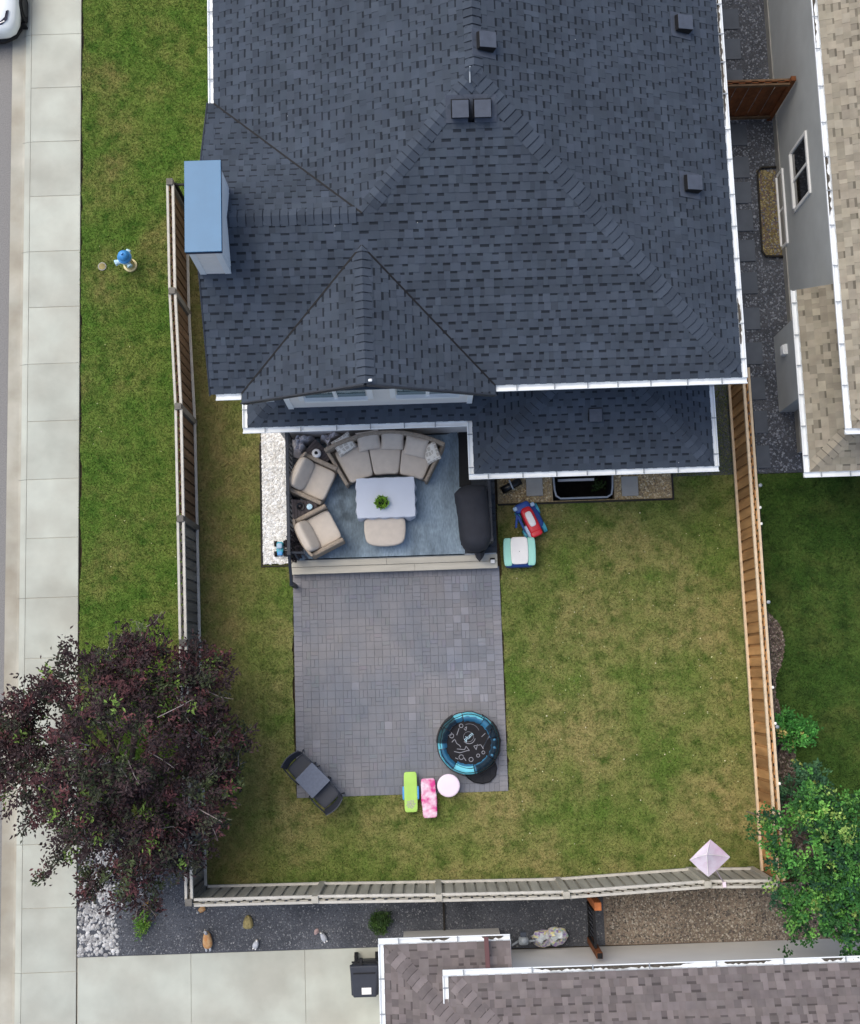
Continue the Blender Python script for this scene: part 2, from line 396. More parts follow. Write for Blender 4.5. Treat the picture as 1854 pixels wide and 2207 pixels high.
# lawns (sheets) + grass
FX = -5.17
def jag(p):
    """ragged turf edge where grass meets paving"""
    out = []
    for i in range(len(p)):
        (xa, ya), (xb, yb) = p[i], p[(i+1) % len(p)]; out.append((xa, ya))
        if abs(xa-xb) < 1e-6 and any(abs(xa-e) < 1e-3 for e in (-7.5, -2.89, 1.57)):
            n = int(abs(yb-ya)/.09); sgn = 1 if sum(a[0] for a in p)/len(p) > xa else -1
            for k in range(1, n): yy = ya+(yb-ya)*k/n; out.append((xa+sgn*(.012+.05*max(-.4, noise.noise(Vector((xa*3, yy*2.3, 1))))+U(0,.022)), yy))
    return out
def lawn(name, polys, m, dens, label, z=0.0, hmin=.02, hmax=.05):
    polys = [jag(p) for p in polys]
    q = MB()
    for p in polys: q.sheet(p, z)
    struct(q.build(name, MATS[m]))
    q2 = MB()
    for p in polys:
        cx_, cy_ = sum(a[0] for a in p)/len(p), sum(a[1] for a in p)/len(p)
        q2.sheet([(a+math.copysign(.014, a-cx_), b+math.copysign(.014, b-cy_)) for a, b in p], z)
    o = q2.build('grass', MATS[m]); stuff(o, label, 'grass')
    GRASS.append((o, m, dens))
GRASS = []
verge = [(-7.5,-3.2),(FX-.03,-3.2),(FX-.03,9.8),(-3.2,9.8),(-3.2,22),(-7.5,22)]
lawn('lawn_verge', [[(-7.5,-3.15),(FX-.05,-3.15),(FX-.05,9.6),(-7.5,9.6)], [(-7.5,9.6),(-3.2,9.6),(-3.2,17),(-7.5,17)]], 'lawn_verge', 420, 'mown green grass of the verge between sidewalk and left fence')
lawn('lawn_side', [[(FX+.1,-4.28),(-3.56,-4.28),(-3.56,9.6),(FX+.1,9.6)]], 'lawn_yard', 340, 'thin browned grass strip along the inside of the left fence')
PX0, PX1, PY0, PY1 = -2.89, 1.57, -2.52, 2.24      # patio
lawn('lawn_yard', [[(-3.56,-4.35),(6.78,-4.5),(6.78,PY0),(-3.56,PY0)], [(-3.56,PY0),(PX0,PY0),(PX0,2.42),(-3.56,2.42)], [(PX1,PY0),(6.78,PY0),(6.78,3.58),(PX1,3.58)], [(5.43,3.58),(6.78,3.58),(6.78,6.2),(5.43,6.2)]], 'lawn_yard', 380, 'patchy olive grass of the back yard around the patio')
lawn('lawn_next', [[(6.98,-4.5),(12,-4.5),(12,4.06),(6.98,4.06)]], 'lawn_next', 380, 'dark lush grass of the neighbouring yard beyond the cedar fence')

# patio of pavers
patio = struct(MB().box(PX0,PX1,PY0,PY1,-.1,.012).build('patio', MATS['sand_joint']))
cells = []; N = 24; cw = (PX1-PX0-.36)/N; bw = .18
yy = PY0+bw; row = 0; NR = int(round((PY1-PY0-2*bw)/cw)); ch = (PY1-PY0-2*bw)/NR
for r in range(NR):
    for c in range(N):
        x0 = PX0+bw+c*cw; y0 = PY0+bw+r*ch; t = U(.965,1.035); blue = 1.0
        f = c/N
        lite = (.74 < f < .95 and r > 8 and random.random() < .42) or random.random() < .02
        if lite: t *= U(1.1,1.22)
        elif f > .74: t *= .97
        k = random.random(); cc = (t*.99, t, t*(1.02 if lite else 1.0))
        if (r+c) % 2 == 0 and k < .5: cells += [(x0,x0+cw/2,y0,y0+ch,cc),(x0+cw/2,x0+cw,y0,y0+ch,tuple(a*U(.97,1.03) for a in cc))]
        elif k < .3: cells += [(x0,x0+cw,y0,y0+ch/2,cc),(x0,x0+cw,y0+ch/2,y0+ch,tuple(a*U(.97,1.03) for a in cc))]
        else: cells.append((x0,x0+cw,y0,y0+ch,cc))
for s in (0, 1):                       # soldier border
    x0 = PX0 if s == 0 else PX1-bw
    n = int((PY1-PY0)/.105); h = (PY1-PY0)/n
    for i in range(n): t = U(.95,1.1)*(1.05 if s else 1); cells.append((x0,x0+bw,PY0+i*h,PY0+(i+1)*h,(t,t,t*1.01)))
    y0 = PY0 if s == 0 else PY1-bw; n = int((PX1-PX0-2*bw)/.105); h = (PX1-PX0-2*bw)/n
    for i in range(n): t = U(.93,1.06); cells.append((PX0+bw+i*h,PX0+bw+(i+1)*h,y0,y0+bw,(t,t,t)))
cells.sort(key=lambda q: -(q[1]-q[0])*(q[3]-q[2]) + .0002*random.random())
rest = MB()
for i, (x0,x1,y0,y1,cc) in enumerate(cells):
    g_ = .0022; z = .02+U(-.002,.002); q = MB() if i < 300 else rest
    b_ = .004; xs = (x0+g_, x1-g_); ys = (y0+g_, y1-g_)
    vs = [(xs[0],ys[0],.0),(xs[1],ys[0],.0),(xs[1],ys[1],.0),(xs[0],ys[1],.0)]
    vs += [(xs[0],ys[0],z-b_),(xs[1],ys[0],z-b_),(xs[1],ys[1],z-b_),(xs[0],ys[1],z-b_)]
    tz = [z+U(-.001,.001) for _ in range(4)]
    vs += [(xs[0]+b_,ys[0]+b_,tz[0]),(xs[1]-b_,ys[0]+b_,tz[1]),(xs[1]-b_,ys[1]-b_,tz[2]),(xs[0]+b_,ys[1]-b_,tz[3])]
    q.add(vs, [(8,9,10,11)]+[(a,(a+1)%4,4+(a+1)%4,4+a) for a in range(4)]+[(4+a,4+(a+1)%4,8+(a+1)%4,8+a) for a in range(4)], c=cc)
    if i < 300: q.build('paver', MATS['paver'], patio)
stuff(rest.build('paver_field', MATS['paver'], patio))

# gravel and stone beds
def rock(q, x, y, z, r, col):
    a = U(0, 6.28); sx, sy, sz = r*U(.8,1.25), r*U(.6,1.0), r*U(.45,.8)
    ca, sa = math.cos(a), math.sin(a); vs = []
    for i, j, k in ((1,0,0),(0,1,0),(-1,0,0),(0,-1,0),(0,0,1),(.62,.62,.55),(-.62,.62,.55),(-.62,-.62,.55),(.62,-.62,.55)):
        u = i*sx*U(.8,1.2); v = j*sy*U(.8,1.2); vs.append((x+u*ca-v*sa, y+u*sa+v*ca, z+k*sz*U(.85,1.15)))
    q.add(vs, [(4,8,5),(4,5,6),(4,6,7),(4,7,8),(8,3,0),(8,0,5),(5,0,1),(5,1,6),(6,1,2),(6,2,7),(7,2,3),(7,3,8)], c=col)
def inside(p, poly):
    x, y = p; r = False
    for i in range(len(poly)):
        x0, y0 = poly[i]; x1, y1 = poly[i-1]
        if (y0 > y) != (y1 > y) and x < (x1-x0)*(y-y0)/(y1-y0)+x0: r = not r
    return r
def stones(name, poly, n, rmin, rmax, cols, label, cat, z=0.0, jit=.15):
    q = MB(); xs = [p[0] for p in poly]; ys = [p[1] for p in poly]; k = 0
    while k < n:
        x = U(min(xs), max(xs)); y = U(min(ys), max(ys))
        if not inside((x, y), poly): continue
        c = random.choice(cols); f = U(1-jit, 1+jit); rock(q, x, y, z-.004, U(rmin, rmax), tuple(a*f for a in c)); k += 1
    return stuff(q.build(name, MATS['stone']), label, cat)
bed = [(-3.53,2.45),(-2.94,2.45),(-2.94,5.5),(-3.53,5.5)]
struct(MB().sheet(bed, .008).build('stone_bed', MATS['white_bed']))
stones('white_stones', bed, 1500, .018, .042, [S(246,245,242),S(236,234,230),S(222,218,212),S(252,252,252)], 'white crushed stones in the narrow bed left of the deck', 'stones', .01)
q = MB(); q.box(-3.57,-3.535,2.41,5.1,-.05,.035); q.box(-3.57,-2.95,2.38,2.41,-.05,.035)
tag(q.build('bed_edging', MATS['edging']), 'thin dark edging around the white stone bed', 'edging')
bed2 = [(1.62,3.60),(5.40,3.60),(5.40,4.3),(1.62,4.3)]
q = MB()
for a in ((1.6,HX0-.02,3.6,4.3),(HX1+.02,5.4,3.6,4.3),(HX0-.02,HX1+.02,3.6,HY0-.02)): q.sheet([(a[0],a[2]),(a[1],a[2]),(a[1],a[3]),(a[0],a[3])], .004)
struct(q.build('gravel_bed', MATS['tan_gravel']))
TAN = [S(196,172,130),S(172,148,104),S(150,126,92),S(212,196,162),S(140,124,100)]
a1 = [(1.65,3.62),(HX0-.06,3.62),(HX0-.06,4.3),(1.65,4.3)]; a2 = [(HX1+.06,3.62),(5.38,3.62),(5.38,4.3),(HX1+.06,4.3)]
stones('tan_pebbles', a1, 900, .014, .03, TAN, 'tan pebbles in the bed left of the window well', 'pebbles', .004)
stones('tan_pebbles', a2, 900, .014, .03, TAN, 'tan pebbles in the bed right of the window well', 'pebbles', .004)
q = MB(); q.box(1.6,5.43,3.555,3.59,-.05,.04); q.box(5.4,5.435,3.59,4.3,-.05,.04)
tag(q.build('bed_edging', MATS['edging']), 'dark edging along the tan pebble bed behind the house', 'edging')
def ground_sheet(name, poly, m, z=.006): return struct(MB().sheet(poly, z).build(name, MATS[m]))
yb = -4.55
ground_sheet('gravel_strip', [(-7.5,-3.15),(-5.2,-3.15),(-5.2,yb),(3.45,yb-.05),(3.45,-5.72),(-.9,-5.72),(-.9,-5.6),(-7.5,-5.6)], 'dark_gravel', .003)
ground_sheet('brown_gravel_strip', [(3.45,yb),(16,yb-.1),(16,-5.8),(3.45,-5.72)], 'brown_gravel', .003)
DK = [S(100,102,108),S(84,86,92),S(116,118,122),S(70,72,78),S(94,96,100),S(140,140,142)]
stones('dark_gravel', [(-6.8,-3.2),(-5.25,-3.2),(-5.2,-4.5),(3.4,-4.6),(3.4,-5.68),(-.9,-5.68),(-.9,-5.58),(-6.8,-5.58)], 9000, .010, .021, DK, 'dark grey gravel between the grey fence and the driveway', 'gravel', .004)
stones('brown_gravel', [(3.5,yb),(10.5,-4.65),(10.5,-5.74),(3.5,-5.7)], 7500, .012, .028, [S(146,136,122),S(124,116,106),S(160,150,134),S(104,98,92),S(176,168,156),S(88,82,78)], 'brown gravel between the fence corner and the southern house', 'gravel', .004)
stones('white_rocks', [(-7.48,-3.2),(-6.75,-3.2),(-6.65,-5.57),(-7.48,-5.57)], 800, .02, .055, [S(190,188,186),S(168,166,164),S(206,204,202),S(150,148,148)], 'white landscape rocks beside the sidewalk under the purple tree', 'rocks', .004)
stones('white_rocks', [(-6.75,-3.3),(-5.9,-3.3),(-6.1,-4.6),(-6.65,-4.6)], 90, .02, .05, [S(206,204,204),S(180,178,178)], 'loose pale rocks scattered among dark gravel under the purple tree', 'rocks', .004)
ground_sheet('side_path', [(5.3,4.07),(8.3,4.07),(8.3,22),(5.3,22)], 'dark_gravel', .002)
GB = [S(118,122,132),S(92,96,106),S(140,144,152),S(76,80,88)]
stones('side_gravel', [(6.95,4.1),(8.25,4.1),(8.25,17),(6.95,17)], 8500, .014, .032, GB, 'blue-grey gravel of the passage between the two houses', 'gravel', .003)
path = struct(MB().box(7.1,7.56,4.1,18,-.1,-.02).build('stepping_path', MATS['slab_dark']))
for py in (40, 105, 172, 290, 360, 415, 475, 540, 610, 687, 762, 838, 910, 985):
    p = P(1612+(py-500)*.018, py, .03); MB().box(7.08,7.58,p.y-.25,p.y+.25,-.02,.04).build('stepping_slab', MATS['slab_dark'], path, bevel=.01)
mb = [(6.98,2.3)]+[(P(x,y).x,P(x,y).y) for x,y in ((1655,1318),(1680,1345),(1692,1380),(1688,1420),(1672,1460),(1672,1500),(1685,1535),(1700,1590),(1715,1620),(1712,1660),(1722,1720),(1745,1800))]+[(9,-4.4),(6.98,-4.4)]
ground_sheet('mulch_bed', mb, 'mulch', .008)
stones('bark_mulch', mb, 3600, .012, .034, [S(132,112,100),S(104,86,78),S(150,132,118),S(84,70,64),S(168,152,138)], 'bark mulch bed along the outside of the cedar fence', 'mulch', .008, .2)
bp_ = [(7.76,9.0),(8.18,9.0),(8.18,11.0),(7.76,11.0)]
ground_sheet('pebble_pit', bp_, 'mulch', .008)
stones('yellow_pebbles', bp_, 700, .014, .03, [S(140,126,84),S(120,106,68),S(160,148,108)], 'yellow pebbles in the basement window bed of the right house', 'pebbles', .01)
q = MB(); q.tube([(8.18,11.05,.05),(7.85,11.05,.05),(7.75,10.95,.05),(7.73,9.1,.05),(7.8,8.98,.05),(8.18,8.95,.05)], .025, 6)
tag(q.build('bed_edging', MATS['edging'], smooth=True), 'dark edging round the yellow pebble bed by the right house', 'edging')

# ------------------------------------------------------------------ roofs
class Roof:
    """shingle courses, ridge caps and underlay of one roof; base = mesh part that carries the pieces"""
    def __init__(s, house, matname, dashes, tones, band=.42, gapt=.93):
        s.house = house; s.m = MATS[matname]; s.under = MB(); s.teeth = []; s.gaps = MB(); s.caps = []; s.tones = tones; s.band = band; s.dash = dashes; s.gapt = gapt; s.wsc = 1.0 if matname == 'shingle' else 1.15
    def plane(s, polys, O, up, slope, e=.143):
        """polys: convex CCW xy polygons; O a point on the eave; up: horizontal unit vector up the slope"""
        ux, uy = up; vx, vy = uy, -ux
        if vx*uy-vy*ux < 0: vx, vy = -vx, -vy
        ct = 1/math.sqrt(1+slope*slope); eh = e*ct; nx, ny, nz = -slope*ct*ux, -slope*ct*uy, ct
        L = lambda x, y: ((x-O[0])*vx+(y-O[1])*vy, (x-O[0])*ux+(y-O[1])*uy)
        def W(u, t, h):
            return (O[0]+u*vx+t*ux+nx*h, O[1]+u*vy+t*uy+ny*h, O[2]+t*slope+nz*h)
        lp = []
        for p in polys:
            q = [L(*a) for a in p]; ar = sum(q[i-1][0]*q[i][1]-q[i][0]*q[i-1][1] for i in range(len(q)))
            lp.append(q if ar > 0 else q[::-1])
            s.under.add([W(u,t,-.003) for u,t in lp[-1]], [tuple(range(len(q)))], c=(.7,.7,.7))
        for p in lp:
            u0 = min(a[0] for a in p); u1 = max(a[0] for a in p); t0 = min(a[1] for a in p); t1 = max(a[1] for a in p)
            k = math.floor(t0/eh)
            while k*eh < t1:
                ta, tb = k*eh, (k+1)*eh; ct_ = U(.95,1.05); rnd = random.Random(k*131+int(O[0]*50)+int(O[1]*77)); u = u0-rnd.uniform(0,.4); tooth = True
                while u < u1:
                    wd = s.wsc*(rnd.uniform(.07,.19) if tooth else rnd.uniform(.07,.16))
                    ua, ub = u, u+wd; u += wd; tone = ct_*rnd.choice(s.tones)*rnd.uniform(.96,1.04)
                    tn = (tone*rnd.uniform(.985,1.015), tone, tone*rnd.uniform(.985,1.02))
                    hb, ht = (.016,.006) if tooth else (.009,.003)
                    def emit(q_, a, b_, colr, front):
                        c_ = clip([(ua,a),(ub,a),(ub,b_),(ua,b_)], p)
                        if len(c_) < 3: return 0
                        H = lambda t: hb+(ht-hb)*(t-ta)/(tb-ta)
                        n = len(c_); vs = [W(x,t,H(t)) for x,t in c_]; fs = [tuple(range(n))]
                        for i in range(n):
                            (xa,ya),(xb,yb_) = c_[i], c_[(i+1)%n]
                            low = abs(ya-ta) < 1e-6 and abs(yb_-ta) < 1e-6
                            side = tooth and abs(xa-xb) < 1e-6 and (abs(xa-ua) < 1e-6 or abs(xa-ub) < 1e-6)
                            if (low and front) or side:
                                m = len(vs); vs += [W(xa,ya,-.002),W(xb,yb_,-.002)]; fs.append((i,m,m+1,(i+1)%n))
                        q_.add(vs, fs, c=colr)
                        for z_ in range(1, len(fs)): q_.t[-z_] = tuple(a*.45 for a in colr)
                        return abs(sum(c_[i-1][0]*c_[i][1]-c_[i][0]*c_[i-1][1] for i in range(n)))/2
                    if tooth:
                        q_ = MB(); ar = emit(q_, ta, tb, tn, True)
                        if ar > 1e-4:
                            cx, cy = PX(W((ua+ub)/2,(ta+tb)/2,0)); vis = 0 <= cx <= PW and 0 <= cy <= PH
                            s.teeth.append((-(ar*(1 if vis else .01)), len(s.teeth), q_))
                    else:
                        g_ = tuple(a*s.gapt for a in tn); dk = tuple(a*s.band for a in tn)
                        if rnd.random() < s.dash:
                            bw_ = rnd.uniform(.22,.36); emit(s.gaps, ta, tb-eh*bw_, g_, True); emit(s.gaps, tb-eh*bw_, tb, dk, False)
                        else: emit(s.gaps, ta, tb, g_, True)
                    tooth = not tooth
                k += 1
    def cap(s, A, Bv, na, nb, wd=.155, e=.142):
        """caps from low A to high B; na, nb: the unit directions lying in the two planes, square to the line"""
        A, Bv, na, nb = Vector(A), Vector(Bv), Vector(na), Vector(nb); d = Bv-A; Ln = d.length; d.normalize()
        up = (d.cross(na)); up = up if up.z > 0 else -up; up2 = d.cross(nb); up2 = up2 if up2.z > 0 else -up2; mid = (up+up2).normalized()
        i = 0
        while i*e < Ln:
            p0 = A+d*(i*e); p1 = A+d*min(i*e+e*1.12, Ln+.02); h0, h1 = .034+U(-.005,.005), .016; t = random.choice(s.tones)*U(.9,1.14); j = U(-.006,.006)
            vs = [p0+mid*h0, p0+na*(wd+j)+up*(h0-.012), p0+nb*(wd-j)+up2*(h0-.012), p1+mid*h1, p1+na*(wd+j)+up*(h1-.014), p1+nb*(wd-j)+up2*(h1-.014)]
            vs += [p0+mid*.002, p0+na*(wd+j)+up*.001, p0+nb*(wd-j)+up2*.001]
            pm = A+d*(i*e+e*.88); hm = h0+(h1-h0)*.78; vs += [pm+mid*hm, pm+na*(wd+j)+up*(hm-.012), pm+nb*(wd-j)+up2*(hm-.012)]
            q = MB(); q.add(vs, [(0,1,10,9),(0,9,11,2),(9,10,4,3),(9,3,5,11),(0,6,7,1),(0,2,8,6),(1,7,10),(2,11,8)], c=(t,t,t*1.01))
            for k in (2,3,4,5,6,7): q.t[k] = (.52*t,.52*t,.54*t)  # upper strip paints the shadow line under the next cap; cut edges dark too
            s.caps.append(q); i += 1
    def finish(s, n=300):
        base = s.under.build('roof', s.m, s.house)
        s.teeth.sort(); rest = s.gaps
        for i, (_, _, q) in enumerate(s.teeth):
            if i < n: q.build('shingle', s.m, base)
            else:
                k = len(rest.v); rest.v += q.v; rest.f += [tuple(a+k for a in f) for f in q.f]; rest.mi += q.mi; rest.t += q.t
        stuff(rest.build('shingle_courses', s.m, base))
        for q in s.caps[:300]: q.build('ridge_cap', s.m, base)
        return base
def hipdir(d, up, slope):
    """unit direction in a plane (rising by slope along up), square to line d, pointing away downhill side"""
    n = Vector((-slope*up[0], -slope*up[1], 1)).normalized(); v = n.cross(Vector(d).normalized()).normalized(); return v
def caps(roof, A, Bv, upa, upb, slope, **k):
    d = (Vector(Bv)-Vector(A)).normalized(); va = hipdir(d, upa, slope); vb = hipdir(d, upb, slope)
    if va.z > 0: va = -va
    if vb.z > 0: vb = -vb
    if abs(d.z) > .05: A = Vector(A)+d*.2
    roof.cap(A, Bv, va, vb, **k)
def gutter(house, pts, z, out, m='white_metal', hang=.62, w_=.105):
    """open trough along pts (xy), out = side it hangs to: +1 left of travel, -1 right"""
    for (x0,y0),(x1,y1) in zip(pts[:-1], pts[1:]):
        d = Vector((x1-x0,y1-y0,0)); Ln = d.length; d.normalize(); nrm = Vector((-d.y,d.x,0))*out; q = MB()
        a = Vector((x0,y0,z)); 
        ex0 = a - d*w_*(0 if len(pts) == 2 else .0); 
        prof = [(.0,.03),(.0,-.085),(.012,-.1),(w_-.02,-.1),(w_-.004,-.05),(w_,.0),(w_-.018,.004),(w_-.024,-.012),(w_-.03,-.045),(.012,-.045)]
        vs = []; n = len(prof)
        for t in (0, Ln): vs += [a+d*t+nrm*o_+Vector((0,0,h)) for o_, h in prof]
        q.add(vs, [(i, (i+1)%n, n+(i+1)%n, n+i) for i in range(n)]+[tuple(range(n)), tuple(range(2*n-1,n-1,-1))])
        g_ = q.build('gutter', MATS[m], house)
        t = U(.2,.5)
        while t < Ln-.1:
            p = a+d*t+nrm*(w_/2); MB().bar(p-nrm*(w_/2), p+nrm*(w_/2-.004), .022, .012).build('gutter_hanger', MATS['hanger'], g_); t += hang*U(.85,1.15)

# ------------------------------------------------------------------ the main house
house = thing('main_house', 'two-storey house with dark blue-grey hip roof, white gutters and blue chimney cap', 'house', (1.0, 11.0, 0))
ZE, SLP = 5.4, .5
x0, x1, ys, yn, YN = -3.56, 5.62, 4.94, 10.30, 24.0
yr = (ys+yn)/2; hj = yr-ys; xc = (x0+x1)/2; hw = xc-x0; zr = ZE+hj*SLP; zp = ZE+hw*SLP; yp = ys+hw; xk = -3.67
rf = Roof(house, 'shingle', .93, [.9,.95,1.0,1.03,1.09], band=.36, gapt=.93)
rf.plane([[(xk,ys),(x1,ys),(x1-hj,yr),(xk,yr)], [(x0+hj,yr),(x1-hj,yr),(xc,yp)]], (0,ys,ZE), (0,1), SLP)           # south
rf.plane([[(x1,ys),(x1,YN),(xc,YN),(xc,yp)]], (x1,0,ZE), (-1,0), SLP)                                                # east
rf.plane([[(x0,yn),(x0+hj,yr),(xc,yp),(xc,YN),(x0,YN)]], (x0,0,ZE), (1,0), SLP)                                      # west
rf.plane([[(xk,yr),(x0+hj,yr),(x0,yn),(xk,yn)]], (0,yn,ZE), (0,-1), SLP)                                             # north slope of the west gable
gl, gr, gy = -3.12, 1.30, 4.78; gx = (gl+gr)/2; gw = (gr-gl)/2; gz = ZE+gw*SLP
rf.plane([[(gl,gy),(gx,gy),(gx,ys+gw),(gl,ys)]], (gl,0,ZE), (1,0), SLP)
rf.plane([[(gx,gy),(gr,gy),(gr,ys),(gx,ys+gw)]], (gr,0,ZE), (-1,0), SLP)
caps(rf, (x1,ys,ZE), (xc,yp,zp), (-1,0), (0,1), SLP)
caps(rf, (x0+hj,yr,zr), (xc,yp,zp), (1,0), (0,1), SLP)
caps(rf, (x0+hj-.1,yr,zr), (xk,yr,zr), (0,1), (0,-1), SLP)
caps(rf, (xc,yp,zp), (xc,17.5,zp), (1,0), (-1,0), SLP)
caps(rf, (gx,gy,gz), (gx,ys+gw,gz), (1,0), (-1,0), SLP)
# lower skirt roof and hipped bump-out
ZL = 3.0; ly, by, bx0, bx1, lx0 = 4.83, 3.78, .98, 5.62, -3.38; ty = 5.38
d_ = ty-by; dl_ = .62
rf.plane([[(bx0,by),(bx1,by),(bx1-d_,ty),(bx0+d_,ty)]], (0,by,ZL), (0,1), SLP)
rf.plane([[(bx0,by),(bx0+d_,ty),(bx0,ty)]], (bx0,0,ZL), (1,0), SLP)
rf.plane([[(bx1,by),(bx1,ty+.4),(bx1-d_,ty+.4),(bx1-d_,ty)]], (bx1,0,ZL), (-1,0), SLP)
rf.plane([[(lx0,ly),(bx0,ly),(bx0+dl_,ly+dl_),(lx0+dl_,ly+dl_)]], (0,ly,ZL), (0,1), SLP)
rf.plane([[(lx0,ly),(lx0+dl_,ly+dl_),(lx0,ly+dl_)]], (lx0,0,ZL), (1,0), SLP)
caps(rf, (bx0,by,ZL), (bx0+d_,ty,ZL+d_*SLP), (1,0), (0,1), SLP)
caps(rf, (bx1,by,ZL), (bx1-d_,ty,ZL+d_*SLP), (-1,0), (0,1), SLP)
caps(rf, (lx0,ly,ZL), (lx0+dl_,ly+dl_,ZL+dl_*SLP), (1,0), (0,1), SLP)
roof = rf.finish()
# metal valley lines
for a, b in (((gl,ys,ZE),(gx,ys+gw,gz)), ((gr,ys,ZE),(gx,ys+gw,gz)), ((x0,yn,ZE),(x0+hj,yr,zr))):
    a = Vector(a)+Vector((0,0,.016)); b = Vector(b)+Vector((0,0,.016)); MB().bar(a, b, .03, .014).build('valley_flashing', MATS['black'], roof)
# drip edges
q = MB()
for a, b in (((xk-.012,ys,ZE-.05),(xk-.012,yr,zr-.05)), ((xk-.012,yn,ZE-.05),(xk-.012,yr,zr-.05)), ((gl,gy-.012,ZE-.05),(gx,gy-.012,gz-.05)), ((gr,gy-.012,ZE-.05),(gx,gy-.012,gz-.05))): q.bar(a, b, .022, .13)
q.build('rake_board', MATS['dark_metal'], house)
# walls
q = MB(); q.box(-3.15,5.2,5.5,YN-.4,0,ZE-.05); q.add([(-3.15,5.5,ZE-.05),(-3.15,yn-.5,ZE-.05),(-3.15,yr,zr-.25),(-3.05,5.5,ZE-.05),(-3.05,yn-.5,ZE-.05),(-3.05,yr,zr-.25)],[(0,2,1),(3,4,5),(0,1,4,3),(1,2,5,4),(2,0,3,5)])
q.build('wall', MATS['siding_cream'], house)
q = MB(); q.box(-3.0,1.42,5.14,5.49,0,ZL-.02); q.build('wall', MATS['siding_cream'], house)
q = MB(); q.box(1.42,5.2,4.2,5.49,0,ZL-.02); q.build('wall', MATS['siding_cream'], house)
wx0, wx1 = -2.55, .97; wy = 5.16
q = MB(); q.prism([(wx0,wy),(wx1,wy),(wx1,5.49),(wx0,5.49)], ZL+.1, ZE-.06)
q.add([(wx0,wy,ZE-.06),(wx1,wy,ZE-.06),(gx,wy,gz-.25),(wx0,5.5,ZE-.06),(wx1,5.5,ZE-.06),(gx,5.5,gz-.25)],[(0,1,2),(3,5,4),(1,4,5,2),(0,2,5,3)])
q.build('gable_wall', MATS['siding_cream'], house)
for x in (wx0-.01, wx1-.09): B(x,x+.1,wy-.025,wy+.05,ZL+.12,ZE-.1).build('corner_trim', MATS['white_trim'], house)
q = MB(); q.box(gl+.05,wx0-.02,gy+.02,5.45,ZE-.1,ZE-.065); q.box(wx1+.02,gr-.05,gy+.02,5.45,ZE-.1,ZE-.065)
q.box(x0+.02,gl-.02,ys+.02,5.48,ZE-.1,ZE-.065); q.box(gr+.02,x1-.02,ys+.02,5.48,ZE-.1,ZE-.065); q.box(x1-.4,x1-.02,5.5,YN,ZE-.1,ZE-.065); q.box(x0+.02,-3.17,5.5,YN,ZE-.1,ZE-.065)
q.box(lx0+.02,1.4,ly+.02,5.12,ZL-.1,ZL-.065); q.box(1.0,5.6,by+.02,4.18,ZL-.11,ZL-.075); q.box(1.0,1.4,4.2,5.1,ZL-.115,ZL-.08); q.box(5.22,5.6,4.2,5.48,ZL-.115,ZL-.08)
q.build('soffit', MATS['soffit'], house)
# upper windows under the gable
def window(parent, x0_, x1_, y, z0_, z1_, pane='glass', mull=True, fw=.07, trim=.1):
    """south-facing window in a wall at y"""
    w_ = MB(); y2 = y-.03
    w_.box(x0_-trim,x0_,y2-.012,y,z0_-trim,z1_+trim); w_.box(x1_,x1_+trim,y2-.012,y,z0_-trim,z1_+trim); w_.box(x0_,x1_,y2-.012,y,z1_,z1_+trim); w_.box(x0_,x1_,y2-.05,y,z0_-trim,z0_)
    f = w_.build('window', MATS['white_trim'], parent)
    n = 2 if mull else 1; wd = (x1_-x0_)/n
    if mull: B((x0_+x1_)/2-.035,(x0_+x1_)/2+.035,y2-.006,y,z0_,z1_).build('mullion', MATS['white_trim'], f)
    for i in range(n):
        a, b = x0_+i*wd+.03, x0_+(i+1)*wd-.03
        B(a,b,y-.016,y-.004,z0_+.03,z1_-.03).build('pane', MATS[pane], f)
for a, b in ((-2.17,-.99),(-.47,.72)): window(house, a, b, wy, 4.0, 5.25)
# gutters
gutter(house, [(x0,YN),(x0,yn+.02)], ZE-.01, -1); gutter(house, [(x1,ys),(x1,YN)], ZE-.01, -1)
gutter(house, [(gr+.02,ys),(x1+.1,ys)], ZE-.01, -1); gutter(house, [(x0-.02,ys),(gl-.02,ys)], ZE-.01, -1)
gutter(house, [(lx0-.1,ly),(bx0-.1,ly)], ZL-.01, -1); gutter(house, [(lx0,5.45),(lx0,ly)], ZL-.01, -1)
gutter(house, [(bx0,ly-.02),(bx0,by)], ZL-.01, -1); gutter(house, [(bx0-.1,by),(bx1+.1,by)], ZL-.01, -1); gutter(house, [(bx1,by),(bx1,5.75)], ZL-.01, -1)
# eave return under the right end and downspout elbow
q = MB(); q.bar((4.35,5.2,ZE-.25),(5.0,5.02,ZE-.2),.07,.05); q.build('downspout', MATS['white_metal'], house, bevel=.008)
q = MB(); q.bar((1.52,5.02,ZE-.15),(1.72,5.3,ZE-.5),.07,.06); q.build('downspout', MATS['white_metal'], house, bevel=.008)
